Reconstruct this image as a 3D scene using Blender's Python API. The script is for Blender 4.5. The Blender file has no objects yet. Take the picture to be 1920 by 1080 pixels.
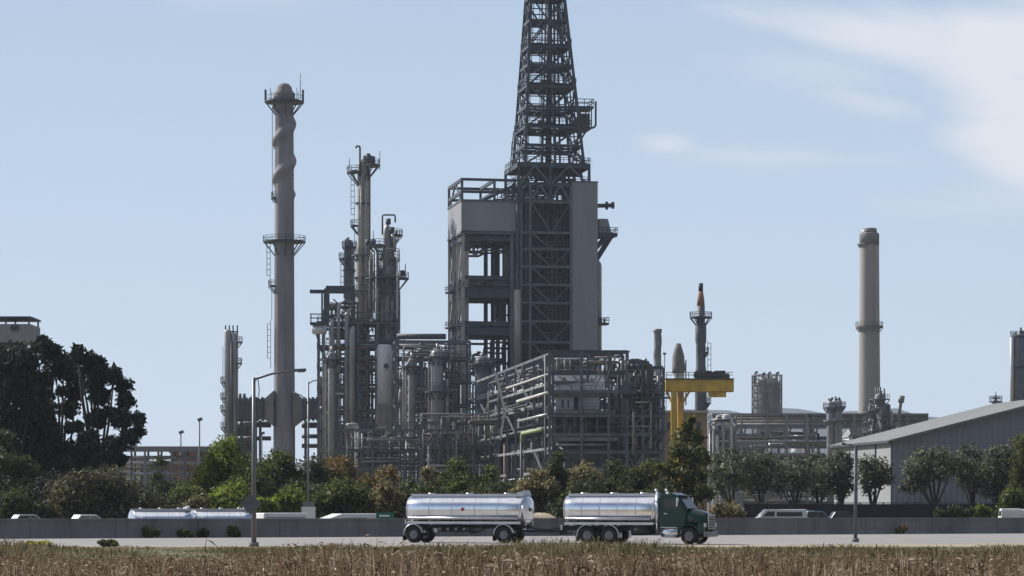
import bpy, math, random
import numpy as np
from mathutils import Vector, Matrix
R = math.radians
rnd = random.Random(11)
nrg = np.random.default_rng(5)
F = 4938.0; HOR = 940.0; CH = 2.6          # focal length (photo pixels), horizon row, eye height
SC = bpy.context.scene
COL = SC.collection
SUN_AZ, SUN_EL = -61.0, 37.0                # degrees clockwise from the view direction, elevation

def X(px, D): return (px - 960.0) / F * D
def Z(py, D): return CH + (HOR - py) / F * D
def at(px, py, D): return Vector((X(px, D), D, Z(py, D)))

# ---------------------------------------------------------------- materials
MATS = {}
def nodes_of(name):
    m = bpy.data.materials.new(name); m.use_nodes = True
    nt = m.node_tree; b = nt.nodes['Principled BSDF']
    return m, nt, b
def mat(name, col, rough=0.6, metal=0.0, var=0.25, scale=0.6, streak=1.0, bump=0.0, bscale=8.0, tint=None, spec=0.5, rib=None):
    """painted / concrete / steel surface with patchy wear; streak<1 stretches the patches downwards"""
    m, nt, b = nodes_of(name); N = nt.nodes; L = nt.links
    tc = N.new('ShaderNodeTexCoord'); mp = N.new('ShaderNodeMapping')
    mp.inputs['Scale'].default_value = (1, 1, streak)
    L.new(tc.outputs['Object'], mp.inputs['Vector'])
    no = N.new('ShaderNodeTexNoise'); no.inputs['Scale'].default_value = scale; no.inputs['Detail'].default_value = 6
    no.inputs['Roughness'].default_value = 0.65
    L.new(mp.outputs['Vector'], no.inputs['Vector'])
    cr = N.new('ShaderNodeValToRGB')
    t = tint or [c * (1 - var) for c in col]
    cr.color_ramp.elements[0].position = 0.32; cr.color_ramp.elements[1].position = 0.66
    cr.color_ramp.elements[0].color = (*t, 1); cr.color_ramp.elements[1].color = (*[min(1, c * (1 + var * .35)) for c in col], 1)
    L.new(no.outputs['Fac'], cr.inputs['Fac']); L.new(cr.outputs['Color'], b.inputs['Base Color'])
    b.inputs['Roughness'].default_value = rough; b.inputs['Metallic'].default_value = metal
    b.inputs['Specular IOR Level'].default_value = spec
    if rib:
        sx = N.new('ShaderNodeSeparateXYZ'); L.new(tc.outputs['Object'], sx.inputs[0])
        ad = N.new('ShaderNodeMath'); ad.operation = 'ADD'; L.new(sx.outputs[0], ad.inputs[0]); L.new(sx.outputs[1], ad.inputs[1])
        mu = N.new('ShaderNodeMath'); mu.operation = 'MULTIPLY'; mu.inputs[1].default_value = 6.2832 / rib; L.new(ad.outputs[0], mu.inputs[0])
        si = N.new('ShaderNodeMath'); si.operation = 'SINE'; L.new(mu.outputs[0], si.inputs[0])
        bp = N.new('ShaderNodeBump'); bp.inputs['Strength'].default_value = 0.5; bp.inputs['Distance'].default_value = rib * .15
        L.new(si.outputs[0], bp.inputs['Height']); L.new(bp.outputs[0], b.inputs['Normal'])
    elif bump:
        n2 = N.new('ShaderNodeTexNoise'); n2.inputs['Scale'].default_value = bscale; n2.inputs['Detail'].default_value = 4
        L.new(tc.outputs['Object'], n2.inputs['Vector'])
        bp = N.new('ShaderNodeBump'); bp.inputs['Strength'].default_value = bump; bp.inputs['Distance'].default_value = 0.05
        L.new(n2.outputs['Fac'], bp.inputs['Height']); L.new(bp.outputs[0], b.inputs['Normal'])
    MATS[name] = m
    return m
def leafmat(name, cols, trans=0.3):
    m, nt, b = nodes_of(name); N = nt.nodes; L = nt.links
    g = N.new('ShaderNodeNewGeometry'); cr = N.new('ShaderNodeValToRGB')
    el = cr.color_ramp.elements
    for k, c in enumerate(cols):
        e = el[k] if k < 2 else el.new(0.5)
        e.color = (*c, 1)
    for k in range(len(cols)): el[k].position = k / (len(cols) - 1)
    for k, c in enumerate(cols): el[k].color = (*c, 1)
    tc = N.new('ShaderNodeTexCoord'); no = N.new('ShaderNodeTexNoise'); no.inputs['Scale'].default_value = 0.55; no.inputs['Detail'].default_value = 3
    L.new(tc.outputs['Object'], no.inputs['Vector'])
    mr = N.new('ShaderNodeMapRange'); mr.inputs[1].default_value = .3; mr.inputs[2].default_value = .7; mr.inputs[3].default_value = -.3; mr.inputs[4].default_value = .3
    L.new(no.outputs['Fac'], mr.inputs[0])
    ad = N.new('ShaderNodeMath'); ad.operation = 'ADD'; ad.use_clamp = True
    L.new(g.outputs['Random Per Island'], ad.inputs[0]); L.new(mr.outputs[0], ad.inputs[1])
    L.new(ad.outputs[0], cr.inputs['Fac']); L.new(cr.outputs['Color'], b.inputs['Base Color'])
    b.inputs['Roughness'].default_value = 0.6; b.inputs['Specular IOR Level'].default_value = 0.2
    tr = N.new('ShaderNodeBsdfTranslucent'); L.new(cr.outputs['Color'], tr.inputs['Color'])
    mx = N.new('ShaderNodeMixShader'); mx.inputs[0].default_value = trans
    L.new(b.outputs[0], mx.inputs[1]); L.new(tr.outputs[0], mx.inputs[2])
    L.new(mx.outputs[0], N['Material Output'].inputs['Surface'])
    MATS[name] = m; return m

mat('steel_dark', (.05, .062, .084), .6, .0, .4, .8)
mat('steel_mid', (.115, .13, .155), .6, .0, .4, .8)
mat('steel_light', (.25, .255, .265), .55, .0, .5, .5, .4)
mat('steel_rust', (.085, .055, .045), .8, 0, .4, .7)
mat('grating', (.045, .052, .065), .8, 0, .3, .8)
mat('clad_grey', (.275, .275, .30), .6, 0, .16, .2, .2)
mat('fireproof', (.44, .42, .40), .8, 0, .4, .5, .3)
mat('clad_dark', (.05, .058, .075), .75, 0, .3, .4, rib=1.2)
mat('jacket', (.34, .34, .35), .5, .3, .45, .5, .25)
mat('jacket_tan', (.30, .27, .23), .6, .1, .4, .4, .2)
mat('jacket_white', (.66, .65, .66), .5, .0, .2, .5, .25)
mat('stack_conc', (.29, .278, .295), .85, 0, .42, .25, .12, bump=.2, bscale=1.5)
mat('stack_tan', (.335, .31, .295), .85, 0, .15, .2, .12)
mat('stack_cap', (.20, .19, .18), .85, 0, .3, .5)
mat('pipe_silver', (.36, .365, .38), .45, .45, .4, .8)
mat('pipe_light', (.50, .49, .47), .5, .1, .25, .8)
mat('pipe_dark', (.08, .086, .10), .6, 0, .4, .8)
mat('pipe_tan', (.26, .21, .16), .7, 0, .4, .8)
mat('pipe_green', (.30, .38, .18), .6, 0, .2, .8)
mat('yellow', (.80, .50, .06), .6, 0, .3, .6)
mat('machine_olive', (.09, .075, .03), .7, 0, .4, 1.2)
mat('orange_wall', (.40, .25, .13), .8, 0, .2, .3)
mat('brick_wall', (.33, .17, .10), .85, 0, .3, .5)
mat('cream_wall', (.55, .47, .36), .85, 0, .2, .5)
mat('shed_roof', (.20, .20, .20), .7, 0, .2, .4)
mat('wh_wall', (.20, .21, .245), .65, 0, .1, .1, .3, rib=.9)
mat('house_panel', (.36, .37, .40), .55, .1, .15, .4, .4)
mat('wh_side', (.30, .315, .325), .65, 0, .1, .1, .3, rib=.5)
mat('wh_roof', (.20, .205, .20), .6, 0, .25, .25, .5, rib=.6)
mat('white_paint', (.72, .72, .72), .45, 0, .1, .8)
mat('tarp_blue', (.09, .22, .32), .6, 0, .3, .8)
mat('galv', (.20, .205, .22), .5, .4, .25, .8)
mat('sign_back', (.16, .165, .185), .5, .4, .15, 2)
mat('sign_green', (.0, .12, .075), .5, 0, .1, 2)
mat('lamp_glass', (.5, .5, .48), .3, 0, .05, 2)
mat('polished', (.90, .90, .93), .19, 1.0, .16, .9, .5, bump=.05, bscale=1.2)
mat('polished_dull', (.62, .62, .65), .32, .9, .15, 1.5)
mat('truck_green', (.004, .036, .030), .22, 0, .15, 1.0)
mat('truck_black', (.014, .014, .016), .6, 0, .3, 2)
mat('tyre', (.018, .018, .02), .85, 0, .3, 3)
mat('rim', (.22, .22, .23), .4, .7, .3, 3)
mat('chrome', (.75, .76, .80), .12, 1, .05, 2)
mat('glass_dark', (.02, .025, .03), .05, 0, .1, 1, spec=.8)
mat('light_lens', (.8, .8, .8), .1, 0, .05, 2)
mat('light_red', (.4, .02, .02), .2, 0, .05, 2)
mat('cover_black', (.02, .02, .025), .7, 0, .3, 2)
mat('canvas_dark', (.05, .05, .06), .8, 0, .3, 1)
mat('bark', (.045, .036, .03), .9, 0, .4, 2.5, .3, bump=.5)
mat('wall_conc', (.20, .192, .198), .9, 0, .35, .3, .5, bump=.3, bscale=2)
mat('road_conc', (.275, .262, .252), .85, 0, .3, .1)
mat('road_far', (.20, .195, .19), .9, 0, .15, .1)
mat('shoulder', (.33, .275, .20), .95, 0, .25, .35, bump=.5, bscale=4)
mat('paint_line', (.70, .69, .64), .7, 0, .2, 1.5)
mat('fence_dark', (.022, .022, .028), .8, 0, .3, 1)
mat('dirt_tan', (.42, .35, .25), .95, 0, .2, .6, bump=.4)
mat('hill', (.045, .06, .062), 1, 0, .3, .004)
leafmat('leaf_euc', [(.012, .016, .011), (.026, .033, .021), (.05, .06, .036)], .15)
leafmat('leaf_bright', [(.035, .065, .012), (.13, .18, .022), (.28, .31, .05)], .48)
leafmat('leaf_mid', [(.026, .040, .013), (.075, .095, .024), (.18, .19, .05)], .4)
leafmat('leaf_dark', [(.022, .029, .012), (.055, .066, .024), (.12, .13, .045)], .35)
leafmat('leaf_olive', [(.04, .05, .03), (.10, .115, .07), (.24, .26, .17)], .3)
leafmat('leaf_willow', [(.032, .038, .012), (.085, .09, .026), (.17, .165, .05)], .38)
leafmat('leaf_rust', [(.06, .042, .015), (.16, .11, .035), (.29, .20, .075)], .3)
leafmat('leaf_tan', [(.06, .05, .022), (.20, .165, .075), (.40, .34, .18)], .38)
leafmat('leaf_dull', [(.035, .033, .019), (.085, .078, .042), (.17, .155, .08)], .35)
leafmat('leaf_yellow', [(.22, .20, .02), (.5, .46, .04), (.6, .55, .06)], .3)
leafmat('reed', [(.035, .026, .015), (.13, .078, .046), (.20, .13, .075), (.30, .21, .13), (.62, .51, .38)], .3)
leafmat('short_grass', [(.05, .05, .02), (.12, .105, .045), (.22, .175, .085), (.33, .27, .16)], .25)

def stripes(name, ax, period, width, k):       # thin dark construction joints across a surface
    m = MATS[name]; nt = m.node_tree; N = nt.nodes; L = nt.links; b = N['Principled BSDF']
    src = b.inputs['Base Color'].links[0].from_socket; tc = N.new('ShaderNodeTexCoord'); sx = N.new('ShaderNodeSeparateXYZ'); L.new(tc.outputs['Object'], sx.inputs[0])
    a = N.new('ShaderNodeMath'); a.operation = 'PINGPONG'; a.inputs[1].default_value = period / 2; L.new(sx.outputs[ax], a.inputs[0])
    c = N.new('ShaderNodeMath'); c.operation = 'LESS_THAN'; c.inputs[1].default_value = width; L.new(a.outputs[0], c.inputs[0])
    mx = N.new('ShaderNodeMixRGB'); mx.blend_type = 'MULTIPLY'; mx.inputs[2].default_value = (k, k, k, 1); L.new(c.outputs[0], mx.inputs[0]); L.new(src, mx.inputs[1]); L.new(mx.outputs[0], b.inputs['Base Color'])
def stain(name, col, scale, amount, zs=.12):   # weathering: streaks that run down a surface
    m = MATS[name]; nt = m.node_tree; N = nt.nodes; L = nt.links; b = N['Principled BSDF']; src = b.inputs['Base Color'].links[0].from_socket
    tc = N.new('ShaderNodeTexCoord'); mp = N.new('ShaderNodeMapping'); mp.inputs['Scale'].default_value = (1, 1, zs); mp.inputs['Location'].default_value = (7.3, 2.1, 4.4); L.new(tc.outputs['Object'], mp.inputs['Vector'])
    no = N.new('ShaderNodeTexNoise'); no.inputs['Scale'].default_value = scale; no.inputs['Detail'].default_value = 8; no.inputs['Roughness'].default_value = .7; L.new(mp.outputs[0], no.inputs['Vector'])
    mr = N.new('ShaderNodeMapRange'); mr.interpolation_type = 'SMOOTHSTEP'; mr.inputs[1].default_value = .5; mr.inputs[2].default_value = .72; mr.inputs[3].default_value = 0; mr.inputs[4].default_value = amount; L.new(no.outputs['Fac'], mr.inputs[0])
    mx = N.new('ShaderNodeMixRGB'); mx.inputs[2].default_value = (*col, 1); L.new(mr.outputs[0], mx.inputs[0]); L.new(src, mx.inputs[1]); L.new(mx.outputs[0], b.inputs['Base Color'])
for n_, c_, s_, a_ in (('jacket', (.16, .11, .08), .9, .6), ('jacket_tan', (.14, .10, .07), .8, .55), ('jacket_white', (.25, .19, .14), .8, .5), ('stack_conc', (.14, .125, .125), .7, .6), ('stack_tan', (.18, .155, .135), .5, .45), ('clad_grey', (.17, .155, .155), .45, .4),
                      ('wh_wall', (.12, .125, .15), .5, .35), ('wh_roof', (.13, .115, .10), .4, .5), ('wall_conc', (.085, .08, .08), .8, .65), ('fireproof', (.20, .15, .11), .8, .6), ('steel_light', (.16, .09, .06), 1.0, .55), ('steel_mid', (.09, .06, .045), 1.0, .45), ('pipe_silver', (.18, .12, .08), 1.2, .5), ('yellow', (.30, .17, .06), .8, .5), ('wh_side', (.22, .22, .21), .5, .4)):
    stain(n_, c_, s_, a_)
stripes('wall_conc', 0, 5.6, .04, .68); stripes('road_conc', 0, 4.6, .04, .6); stripes('clad_grey', 2, 3.4, .04, .86); stripes('wh_wall', 2, 5.2, .05, .75)
def along(name, sx, sy):                       # stretch a surface's patches along the driving direction
    for n in MATS[name].node_tree.nodes:
        if n.type == 'MAPPING': n.inputs['Scale'].default_value = (sx, sy, 1)
along('road_conc', .25, 12); along('road_far', .25, 8)
# ground: soil, dry tufts and gravel, mixed by noise
def ground_mat():
    m, nt, b = nodes_of('ground_soil'); N = nt.nodes; L = nt.links
    tc = N.new('ShaderNodeTexCoord')
    a = N.new('ShaderNodeTexNoise'); a.inputs['Scale'].default_value = .35; a.inputs['Detail'].default_value = 8
    c = N.new('ShaderNodeValToRGB'); e = c.color_ramp.elements
    e[0].position = .3; e[0].color = (.07, .055, .03, 1); e[1].position = .72; e[1].color = (.22, .185, .11, 1)
    k = e.new(.5); k.color = (.12, .105, .05, 1)
    L.new(tc.outputs['Object'], a.inputs['Vector']); L.new(a.outputs['Fac'], c.inputs['Fac']); L.new(c.outputs['Color'], b.inputs['Base Color'])
    b.inputs['Roughness'].default_value = 1
    MATS['ground_soil'] = m
ground_mat()

# ---------------------------------------------------------------- mesh builder
def frame3(d):
    d = d.normalized()
    up = Vector((0, 0, 1)) if abs(d.z) < .95 else Vector((0, 1, 0))
    s = d.cross(up).normalized(); t = s.cross(d).normalized()
    return d, s, t
class MB:
    def __init__(self): self.v = []; self.f = []; self.sm = []
    def add(self, vs, fs, smooth=False):
        b = len(self.v); self.v += [tuple(p) for p in vs]
        self.f += [tuple(i + b for i in q) for q in fs]; self.sm += [smooth] * len(fs)
        return self
    def box(self, c, s, rz=0.0):
        cx, cy, cz = c; hx, hy, hz = s[0] / 2, s[1] / 2, s[2] / 2
        co, si = math.cos(rz), math.sin(rz); vs = []
        for dz in (-hz, hz):
            for dx, dy in ((-hx, -hy), (hx, -hy), (hx, hy), (-hx, hy)):
                vs.append((cx + dx * co - dy * si, cy + dx * si + dy * co, cz + dz))
        return self.add(vs, [(3, 2, 1, 0), (4, 5, 6, 7), (0, 1, 5, 4), (1, 2, 6, 5), (2, 3, 7, 6), (3, 0, 4, 7)])
    def hexa(self, p):                      # 8 points: bottom ring ccw then top ring
        return self.add(p, [(3, 2, 1, 0), (4, 5, 6, 7), (0, 1, 5, 4), (1, 2, 6, 5), (2, 3, 7, 6), (3, 0, 4, 7)])
    def beam(self, p, q, w=.3, h=None):
        p, q = Vector(p), Vector(q); h = h or w
        if (q - p).length < 1e-4: return self
        d, s, t = frame3(q - p); s = s * w / 2; t = t * h / 2
        return self.add([p - s - t, p + s - t, p + s + t, p - s + t, q - s - t, q + s - t, q + s + t, q - s + t],
                        [(0, 1, 2, 3), (7, 6, 5, 4), (1, 0, 4, 5), (2, 1, 5, 6), (3, 2, 6, 7), (0, 3, 7, 4)])
    def cyl(self, p, q, r, r2=None, n=10, caps=True):
        p, q = Vector(p), Vector(q); r2 = r if r2 is None else r2
        d, s, t = frame3(q - p); vs = []
        for c, rr in ((p, r), (q, r2)):
            for k in range(n):
                a = 2 * math.pi * k / n; vs.append(c + (s * math.cos(a) + t * math.sin(a)) * rr)
        self.add(vs, [((k + 1) % n, k, n + k, n + (k + 1) % n) for k in range(n)], True)
        if caps:
            b = len(self.v) - 2 * n
            self.f.append(tuple(b + k for k in range(n))); self.f.append(tuple(b + n + k for k in range(n - 1, -1, -1))); self.sm += [False, False]
        return self
    def tube(self, pts, r, n=8):
        pts = [Vector(p) for p in pts]; rings = []
        for k, p in enumerate(pts):
            d = (pts[min(k + 1, len(pts) - 1)] - pts[max(k - 1, 0)])
            d, s, t = frame3(d); rr = r[k] if isinstance(r, (list, tuple)) else r
            if rings:                        # keep the ring aligned with the previous one
                s0 = rings[-1][1]; s = (s0 - d * s0.dot(d)).normalized(); t = s.cross(d)
            rings.append(([p + (s * math.cos(2 * math.pi * j / n) + t * math.sin(2 * math.pi * j / n)) * rr for j in range(n)], s))
        vs = [v for g, _ in rings for v in g]; fs = []
        for k in range(len(pts) - 1):
            for j in range(n):
                fs.append((k * n + (j + 1) % n, k * n + j, (k + 1) * n + j, (k + 1) * n + (j + 1) % n))
        fs.append(tuple(range(n))); fs.append(tuple((len(pts) - 1) * n + j for j in range(n - 1, -1, -1)))
        return self.add(vs, fs, True)
    def lathe(self, c, prof, n=24, mod=None):
        c = Vector(c); vs = []; fs = []
        for r, z in prof:
            for k in range(n):
                a = 2 * math.pi * k / n; rr = r if mod is None else mod(r, z, a)
                vs.append((c.x + rr * math.cos(a), c.y + rr * math.sin(a), c.z + z))
        for i in range(len(prof) - 1):
            for k in range(n):
                fs.append((i * n + k, i * n + (k + 1) % n, (i + 1) * n + (k + 1) % n, (i + 1) * n + k))
        self.add(vs, fs, True)
        b = len(self.v) - len(vs)
        self.f.append(tuple(b + k for k in range(n - 1, -1, -1))); self.f.append(tuple(b + (len(prof) - 1) * n + k for k in range(n))); self.sm += [False, False]
        return self
    def prism(self, poly, y0, y1):           # poly in (x, z), extruded along y
        n = len(poly)
        vs = [(x, y0, z) for x, z in poly] + [(x, y1, z) for x, z in poly]
        fs = [tuple(range(n)), tuple(range(2 * n - 1, n - 1, -1))] + [((k + 1) % n, k, n + k, n + (k + 1) % n) for k in range(n)]
        return self.add(vs, fs)
    def build(self, name, m, parent=None, bevel=0.0):
        me = bpy.data.meshes.new(name); o = bpy.data.objects.new(name, me); COL.objects.link(o)
        off = parent.get('org', (0, 0, 0)) if parent else (0, 0, 0)
        vs = [(a - off[0], b - off[1], c - off[2]) for a, b, c in self.v]
        me.from_pydata(vs, [], self.f); me.polygons.foreach_set('use_smooth', self.sm)
        me.materials.append(MATS[m]); me.update()
        if parent:
            o.parent = parent; o['org'] = tuple(off)
        if bevel:
            bv = o.modifiers.new('bevel', 'BEVEL'); bv.width = bevel; bv.segments = 2; bv.limit_method = 'ANGLE'
        return o
def np_mesh(name, verts, nper, m, parent=None, smooth=False):
    """verts: (k*nper, 3) array; every nper verts make one face"""
    off = parent.get('org', (0, 0, 0)) if parent else (0, 0, 0)
    verts = np.asarray(verts, dtype=np.float32) - np.array(off, dtype=np.float32)
    n = len(verts) // nper
    me = bpy.data.meshes.new(name); me.vertices.add(len(verts)); me.vertices.foreach_set('co', verts.ravel())
    me.loops.add(n * nper); me.loops.foreach_set('vertex_index', np.arange(n * nper, dtype=np.int32))
    me.polygons.add(n); me.polygons.foreach_set('loop_start', np.arange(0, n * nper, nper, dtype=np.int32))
    me.materials.append(MATS[m]); me.update(calc_edges=True)
    o = bpy.data.objects.new(name, me); COL.objects.link(o)
    if parent: o.parent = parent; o['org'] = tuple(off)
    return o
def tag(o, label, cat, group=None):
    o['label'] = label; o['category'] = cat
    if group: o['group'] = group
    return o
def thing(name, label, cat, loc, group=None):
    o = bpy.data.objects.new(name, None); COL.objects.link(o); o.empty_display_size = .5
    o.location = loc; o['org'] = tuple(loc)
    return tag(o, label, cat, group)
def struct(o, kind='structure'): o['kind'] = kind; return o
def copy_tree(o, parent=None):
    c = o.copy(); COL.objects.link(c)
    if parent: c.parent = parent
    for ch in list(o.children): copy_tree(ch, c)
    return c

# ---------------------------------------------------------------- refinery vocabulary
def railing(parent, pts, h=1.1, closed=False, m='steel_dark', t=.09):
    mb = MB(); pts = [Vector(p) for p in pts]
    seg = list(zip(pts, pts[1:] + ([pts[0]] if closed else [])))
    if not closed: seg = seg[:len(pts) - 1]
    for p, q in seg:
        if (q - p).length < .05: continue
        for k in (.55, 1.0): mb.beam(p + Vector((0, 0, h * k)), q + Vector((0, 0, h * k)), t)
        n = max(1, int((q - p).length / 1.8))
        for k in range(n): c = p.lerp(q, k / n); mb.beam(c, c + Vector((0, 0, h)), t)
    return mb.build('railing', m, parent)
def platform(root, cx, cy, z, ri, ro, a0=0, a1=360, m='steel_dark', rail=True, brk=True, th=.35):
    """ring (or arc) platform with brackets below and its own railing"""
    mb = MB(); n = max(4, int((a1 - a0) / 20)); full = a1 - a0 >= 359.9
    P = lambda r, k, zz: (cx + r * math.cos(R(a0 + (a1 - a0) * k / n)), cy + r * math.sin(R(a0 + (a1 - a0) * k / n)), zz)
    for k in range(n):
        mb.hexa([P(ri, k, z - th), P(ro, k, z - th), P(ro, k + 1, z - th), P(ri, k + 1, z - th), P(ri, k, z), P(ro, k, z), P(ro, k + 1, z), P(ri, k + 1, z)])
    if brk:
        for k in range(0, n + (0 if full else 1), 2): mb.beam(P(ri, k, z - (ro - ri) * 1.15 - th), P(ro - .1, k, z - th), .2)
    o = mb.build('platform', m, root)
    if rail:
        pts = [P(ro - .05, k, z) for k in range(n + (0 if full else 1))]
        if not full: pts = [P(ri, 0, z)] + pts + [P(ri, n, z)]
        railing(o, pts, closed=full, m=m)
    return o
def ladder(root, x, y, z0, z1, ang=180, m='steel_mid', cage=True):
    mb = MB(); d = Vector((math.cos(R(ang)), math.sin(R(ang)), 0)); s = Vector((-d.y, d.x, 0)); p = Vector((x, y, 0))
    for k in (-.28, .28): mb.beam(p + s * k + Vector((0, 0, z0)), p + s * k + Vector((0, 0, z1)), .08)
    z = z0
    while z < z1: mb.beam(p - s * .28 + Vector((0, 0, z)), p + s * .28 + Vector((0, 0, z)), .06); z += .6
    if cage:
        z = z0 + 2.2
        while z < z1:
            q = [p + s * .38 + Vector((0, 0, z)), p + s * .38 + d * .75 + Vector((0, 0, z)), p - s * .38 + d * .75 + Vector((0, 0, z)), p - s * .38 + Vector((0, 0, z))]
            for a, b in zip(q, q[1:]): mb.beam(a, b, .07)
            z += 1.3
        for a in q[1:3]: mb.beam((a.x, a.y, z0 + 2.2), (a.x, a.y, z - 1.3), .07)
    return mb.build('ladder', m, root)
def stack_prof(D, lst): return [(hw / F * D, Z(py, D)) for hw, py in lst]   # (half width px, row) -> (radius, height)
def vpipe(root, pts, r, m='pipe_silver', name='pipe', bend=True):
    """pipe with rounded elbows through the given corner points"""
    pts = [Vector(p) for p in pts]; out = [pts[0]]
    for a, b, c in zip(pts, pts[1:], pts[2:]):
        rr = min(r * 2.2, (b - a).length * .45, (c - b).length * .45)
        p = b + (a - b).normalized() * rr; q = b + (c - b).normalized() * rr
        out += [p, b.lerp(p.lerp(q, .5), .42), q]
    out.append(pts[-1])
    return MB().tube(out, r, 8).build(name, m, root)

class Grid:
    """local frame of a unit: origin O (x, y), turned by ang; (u, v, z) -> world"""
    def __init__(self, ox, oy, ang): self.o = (ox, oy); self.c = math.cos(R(ang)); self.s = math.sin(R(ang)); self.rz = R(ang)
    def __call__(self, u, v, z): return Vector((self.o[0] + u * self.c - v * self.s, self.o[1] + u * self.s + v * self.c, z))
    def px(self, px, py, v=0.0):            # point seen at (px, py) on the unit's plane at depth v
        t = (px - 960.0) / F; bx = self.o[0] - v * self.s; by = self.o[1] + v * self.c
        u = (t * by - bx) / (self.c - t * self.s); y = by + u * self.s
        return self(u, v, Z(py, y))
    def u(self, px, v=0.0):
        t = (px - 960.0) / F; bx = self.o[0] - v * self.s; by = self.o[1] + v * self.c
        return (t * by - bx) / (self.c - t * self.s)
    def box(self, mb, u0, u1, v0, v1, z0, z1):
        return mb.hexa([self(u0, v0, z0), self(u1, v0, z0), self(u1, v1, z0), self(u0, v1, z0), self(u0, v0, z1), self(u1, v0, z1), self(u1, v1, z1), self(u0, v1, z1)])
def steel_frame(root, g, us, vs, zs, cw=.4, bw=.3, m='steel_mid', decks=(), rails=(), brace=(), bm=None, col_m=None):
    """columns at every us x vs, beams at every level, optional decks, rails and braces (face, bay, level, kind)"""
    for u in us:
        for v in vs: MB().beam(g(u, v, 0), g(u, v, zs[-1]), cw).build('column', col_m or m, root)
    for k, z in enumerate(zs):
        mb = MB()
        for v in vs: mb.beam(g(us[0], v, z), g(us[-1], v, z), bw, bw * 1.5)
        for u in us: mb.beam(g(u, vs[0], z - .03), g(u, vs[-1], z - .03), bw * .9, bw * 1.4)
        mb.build('floor_frame', m, root)
        if k in decks:
            d = MB(); g.box(d, us[0] - .3, us[-1] + .3, vs[0] - .3, vs[-1] + .3, z + bw * .76, z + bw * .76 + .12); d.build('deck', 'grating', root)
        if k in rails:
            e = .25
            railing(root, [g(us[0] - e, vs[0] - e, z + .4), g(us[-1] + e, vs[0] - e, z + .4), g(us[-1] + e, vs[-1] + e, z + .4), g(us[0] - e, vs[-1] + e, z + .4)], closed=True, m=m)
    for face, b, k, kind in brace:
        z0 = zs[k - 1] if k > 0 else 0; z1 = zs[k]
        if face in 'fb': v = vs[0] if face == 'f' else vs[-1]; p = lambda t, z: g(us[b] + (us[b + 1] - us[b]) * t, v, z)
        else: u = us[0] if face == 'l' else us[-1]; p = lambda t, z: g(u, vs[b] + (vs[b + 1] - vs[b]) * t, z)
        mb = MB(); w = bw * .7
        if kind == 'x': mb.beam(p(0, z0), p(1, z1), w); mb.beam(p(1, z0), p(0, z1), w * .96)
        elif kind == '/': mb.beam(p(0, z0), p(1, z1), w)
        elif kind == '\\': mb.beam(p(1, z0), p(0, z1), w)
        elif kind == 'v': mb.beam(p(0, z1), p(.5, z0), w); mb.beam(p(1, z1), p(.5, z0), w)
        else: mb.beam(p(0, z0), p(.5, z1), w); mb.beam(p(1, z0), p(.5, z1), w)
        mb.build('brace', bm or m, root)
def tangle(root, g, n, ub, vb, zb, rr=(.1, .3), mats=('pipe_silver', 'pipe_dark', 'steel_mid', 'pipe_light', 'pipe_tan', 'pipe_silver', 'pipe_dark', 'steel_rust', 'jacket_white', 'steel_light'), vert=.35):
    """pipe runs that turn at right angles inside a box of the unit"""
    for _ in range(n):
        r = rnd.uniform(*rr); p = [rnd.uniform(*ub), rnd.uniform(*vb), rnd.uniform(*zb)]
        pts = [g(*p)]; ax = 2 if rnd.random() < vert else rnd.choice((0, 0, 1))
        for k in range(rnd.choice((1, 2, 3, 3, 4))):
            b = (ub, vb, zb)[ax]; q = list(p)
            for _t in range(6):
                q[ax] = rnd.uniform(*b)
                if abs(q[ax] - p[ax]) > .25 * (b[1] - b[0]): break
            if abs(q[ax] - p[ax]) < 4 * r: q[ax] = p[ax] + 5 * r
            pts.append(g(*q)); p = q; ax = rnd.choice([a for a in (0, 1, 2) if a != ax])
        vpipe(root, pts, r, rnd.choice(mats))
def vessel_v(name, label, cat, px, D, y0, y1, hw, m='jacket', group=None, skirt=True, head=True, parts=True):
    """upright vessel seen at column px between rows y1 (top) and y0 (bottom); hw = half width in pixels"""
    r = hw / F * D; zb = 0.0; zt = Z(y1, D); c = (X(px, D), D, 0)
    t = thing(name, label, cat, (c[0], c[1], max(0, zb if zb > 1 else 0)), group)
    prof = [(r, zb)] + [(r, zt - r * .6)] + [(r * k, zt - r * .6 + r * .6 * math.sqrt(1 - k * k)) for k in (.9, .7, .4, .12)] if head else [(r, zb), (r, zt)]
    MB().lathe(c, prof, 18).build('shell', m, t)
    if parts:
        mb = MB()
        for k in range(1, 5): z = zb + (zt - zb) * k / 5; mb.lathe((c[0], c[1], 0), [(r + .03, z - .08), (r + .09, z - .05), (r + .09, z + .05), (r + .03, z + .08)], 18)
        mb.build('stiffener_ring', m, t)
    return t, c, r, zb, zt
# ================================================================= coker tower
G = Grid(X(865, 560), 560.0, 11.0)
t = thing('coker_tower', 'tall dark refinery tower with boxed upper storey, plain grey side panel and open bays', 'refinery tower', (*G(12, 8, 0).xy, 0))
coker = t
uR = [G.u(p) for p in (865, 958, 977, 993, 1070)]
zz = lambda py, v=0, px=960: G.px(px, py, v).z
vD = 17.0
# boxed storey
zb, zt = zz(435), zz(379)
mb = MB(); G.box(mb, G.u(865), G.u(979), 0, vD, zb, zt); mb.build('cladding_panel', 'clad_grey', t)
mb = MB()
for z in (zb - .35, zt + .2): G.box(mb, G.u(865) - .15, G.u(979), -.15, vD + .15, z - .2, z + .2)
mb.build('edge_trim', 'steel_mid', t)
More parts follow.
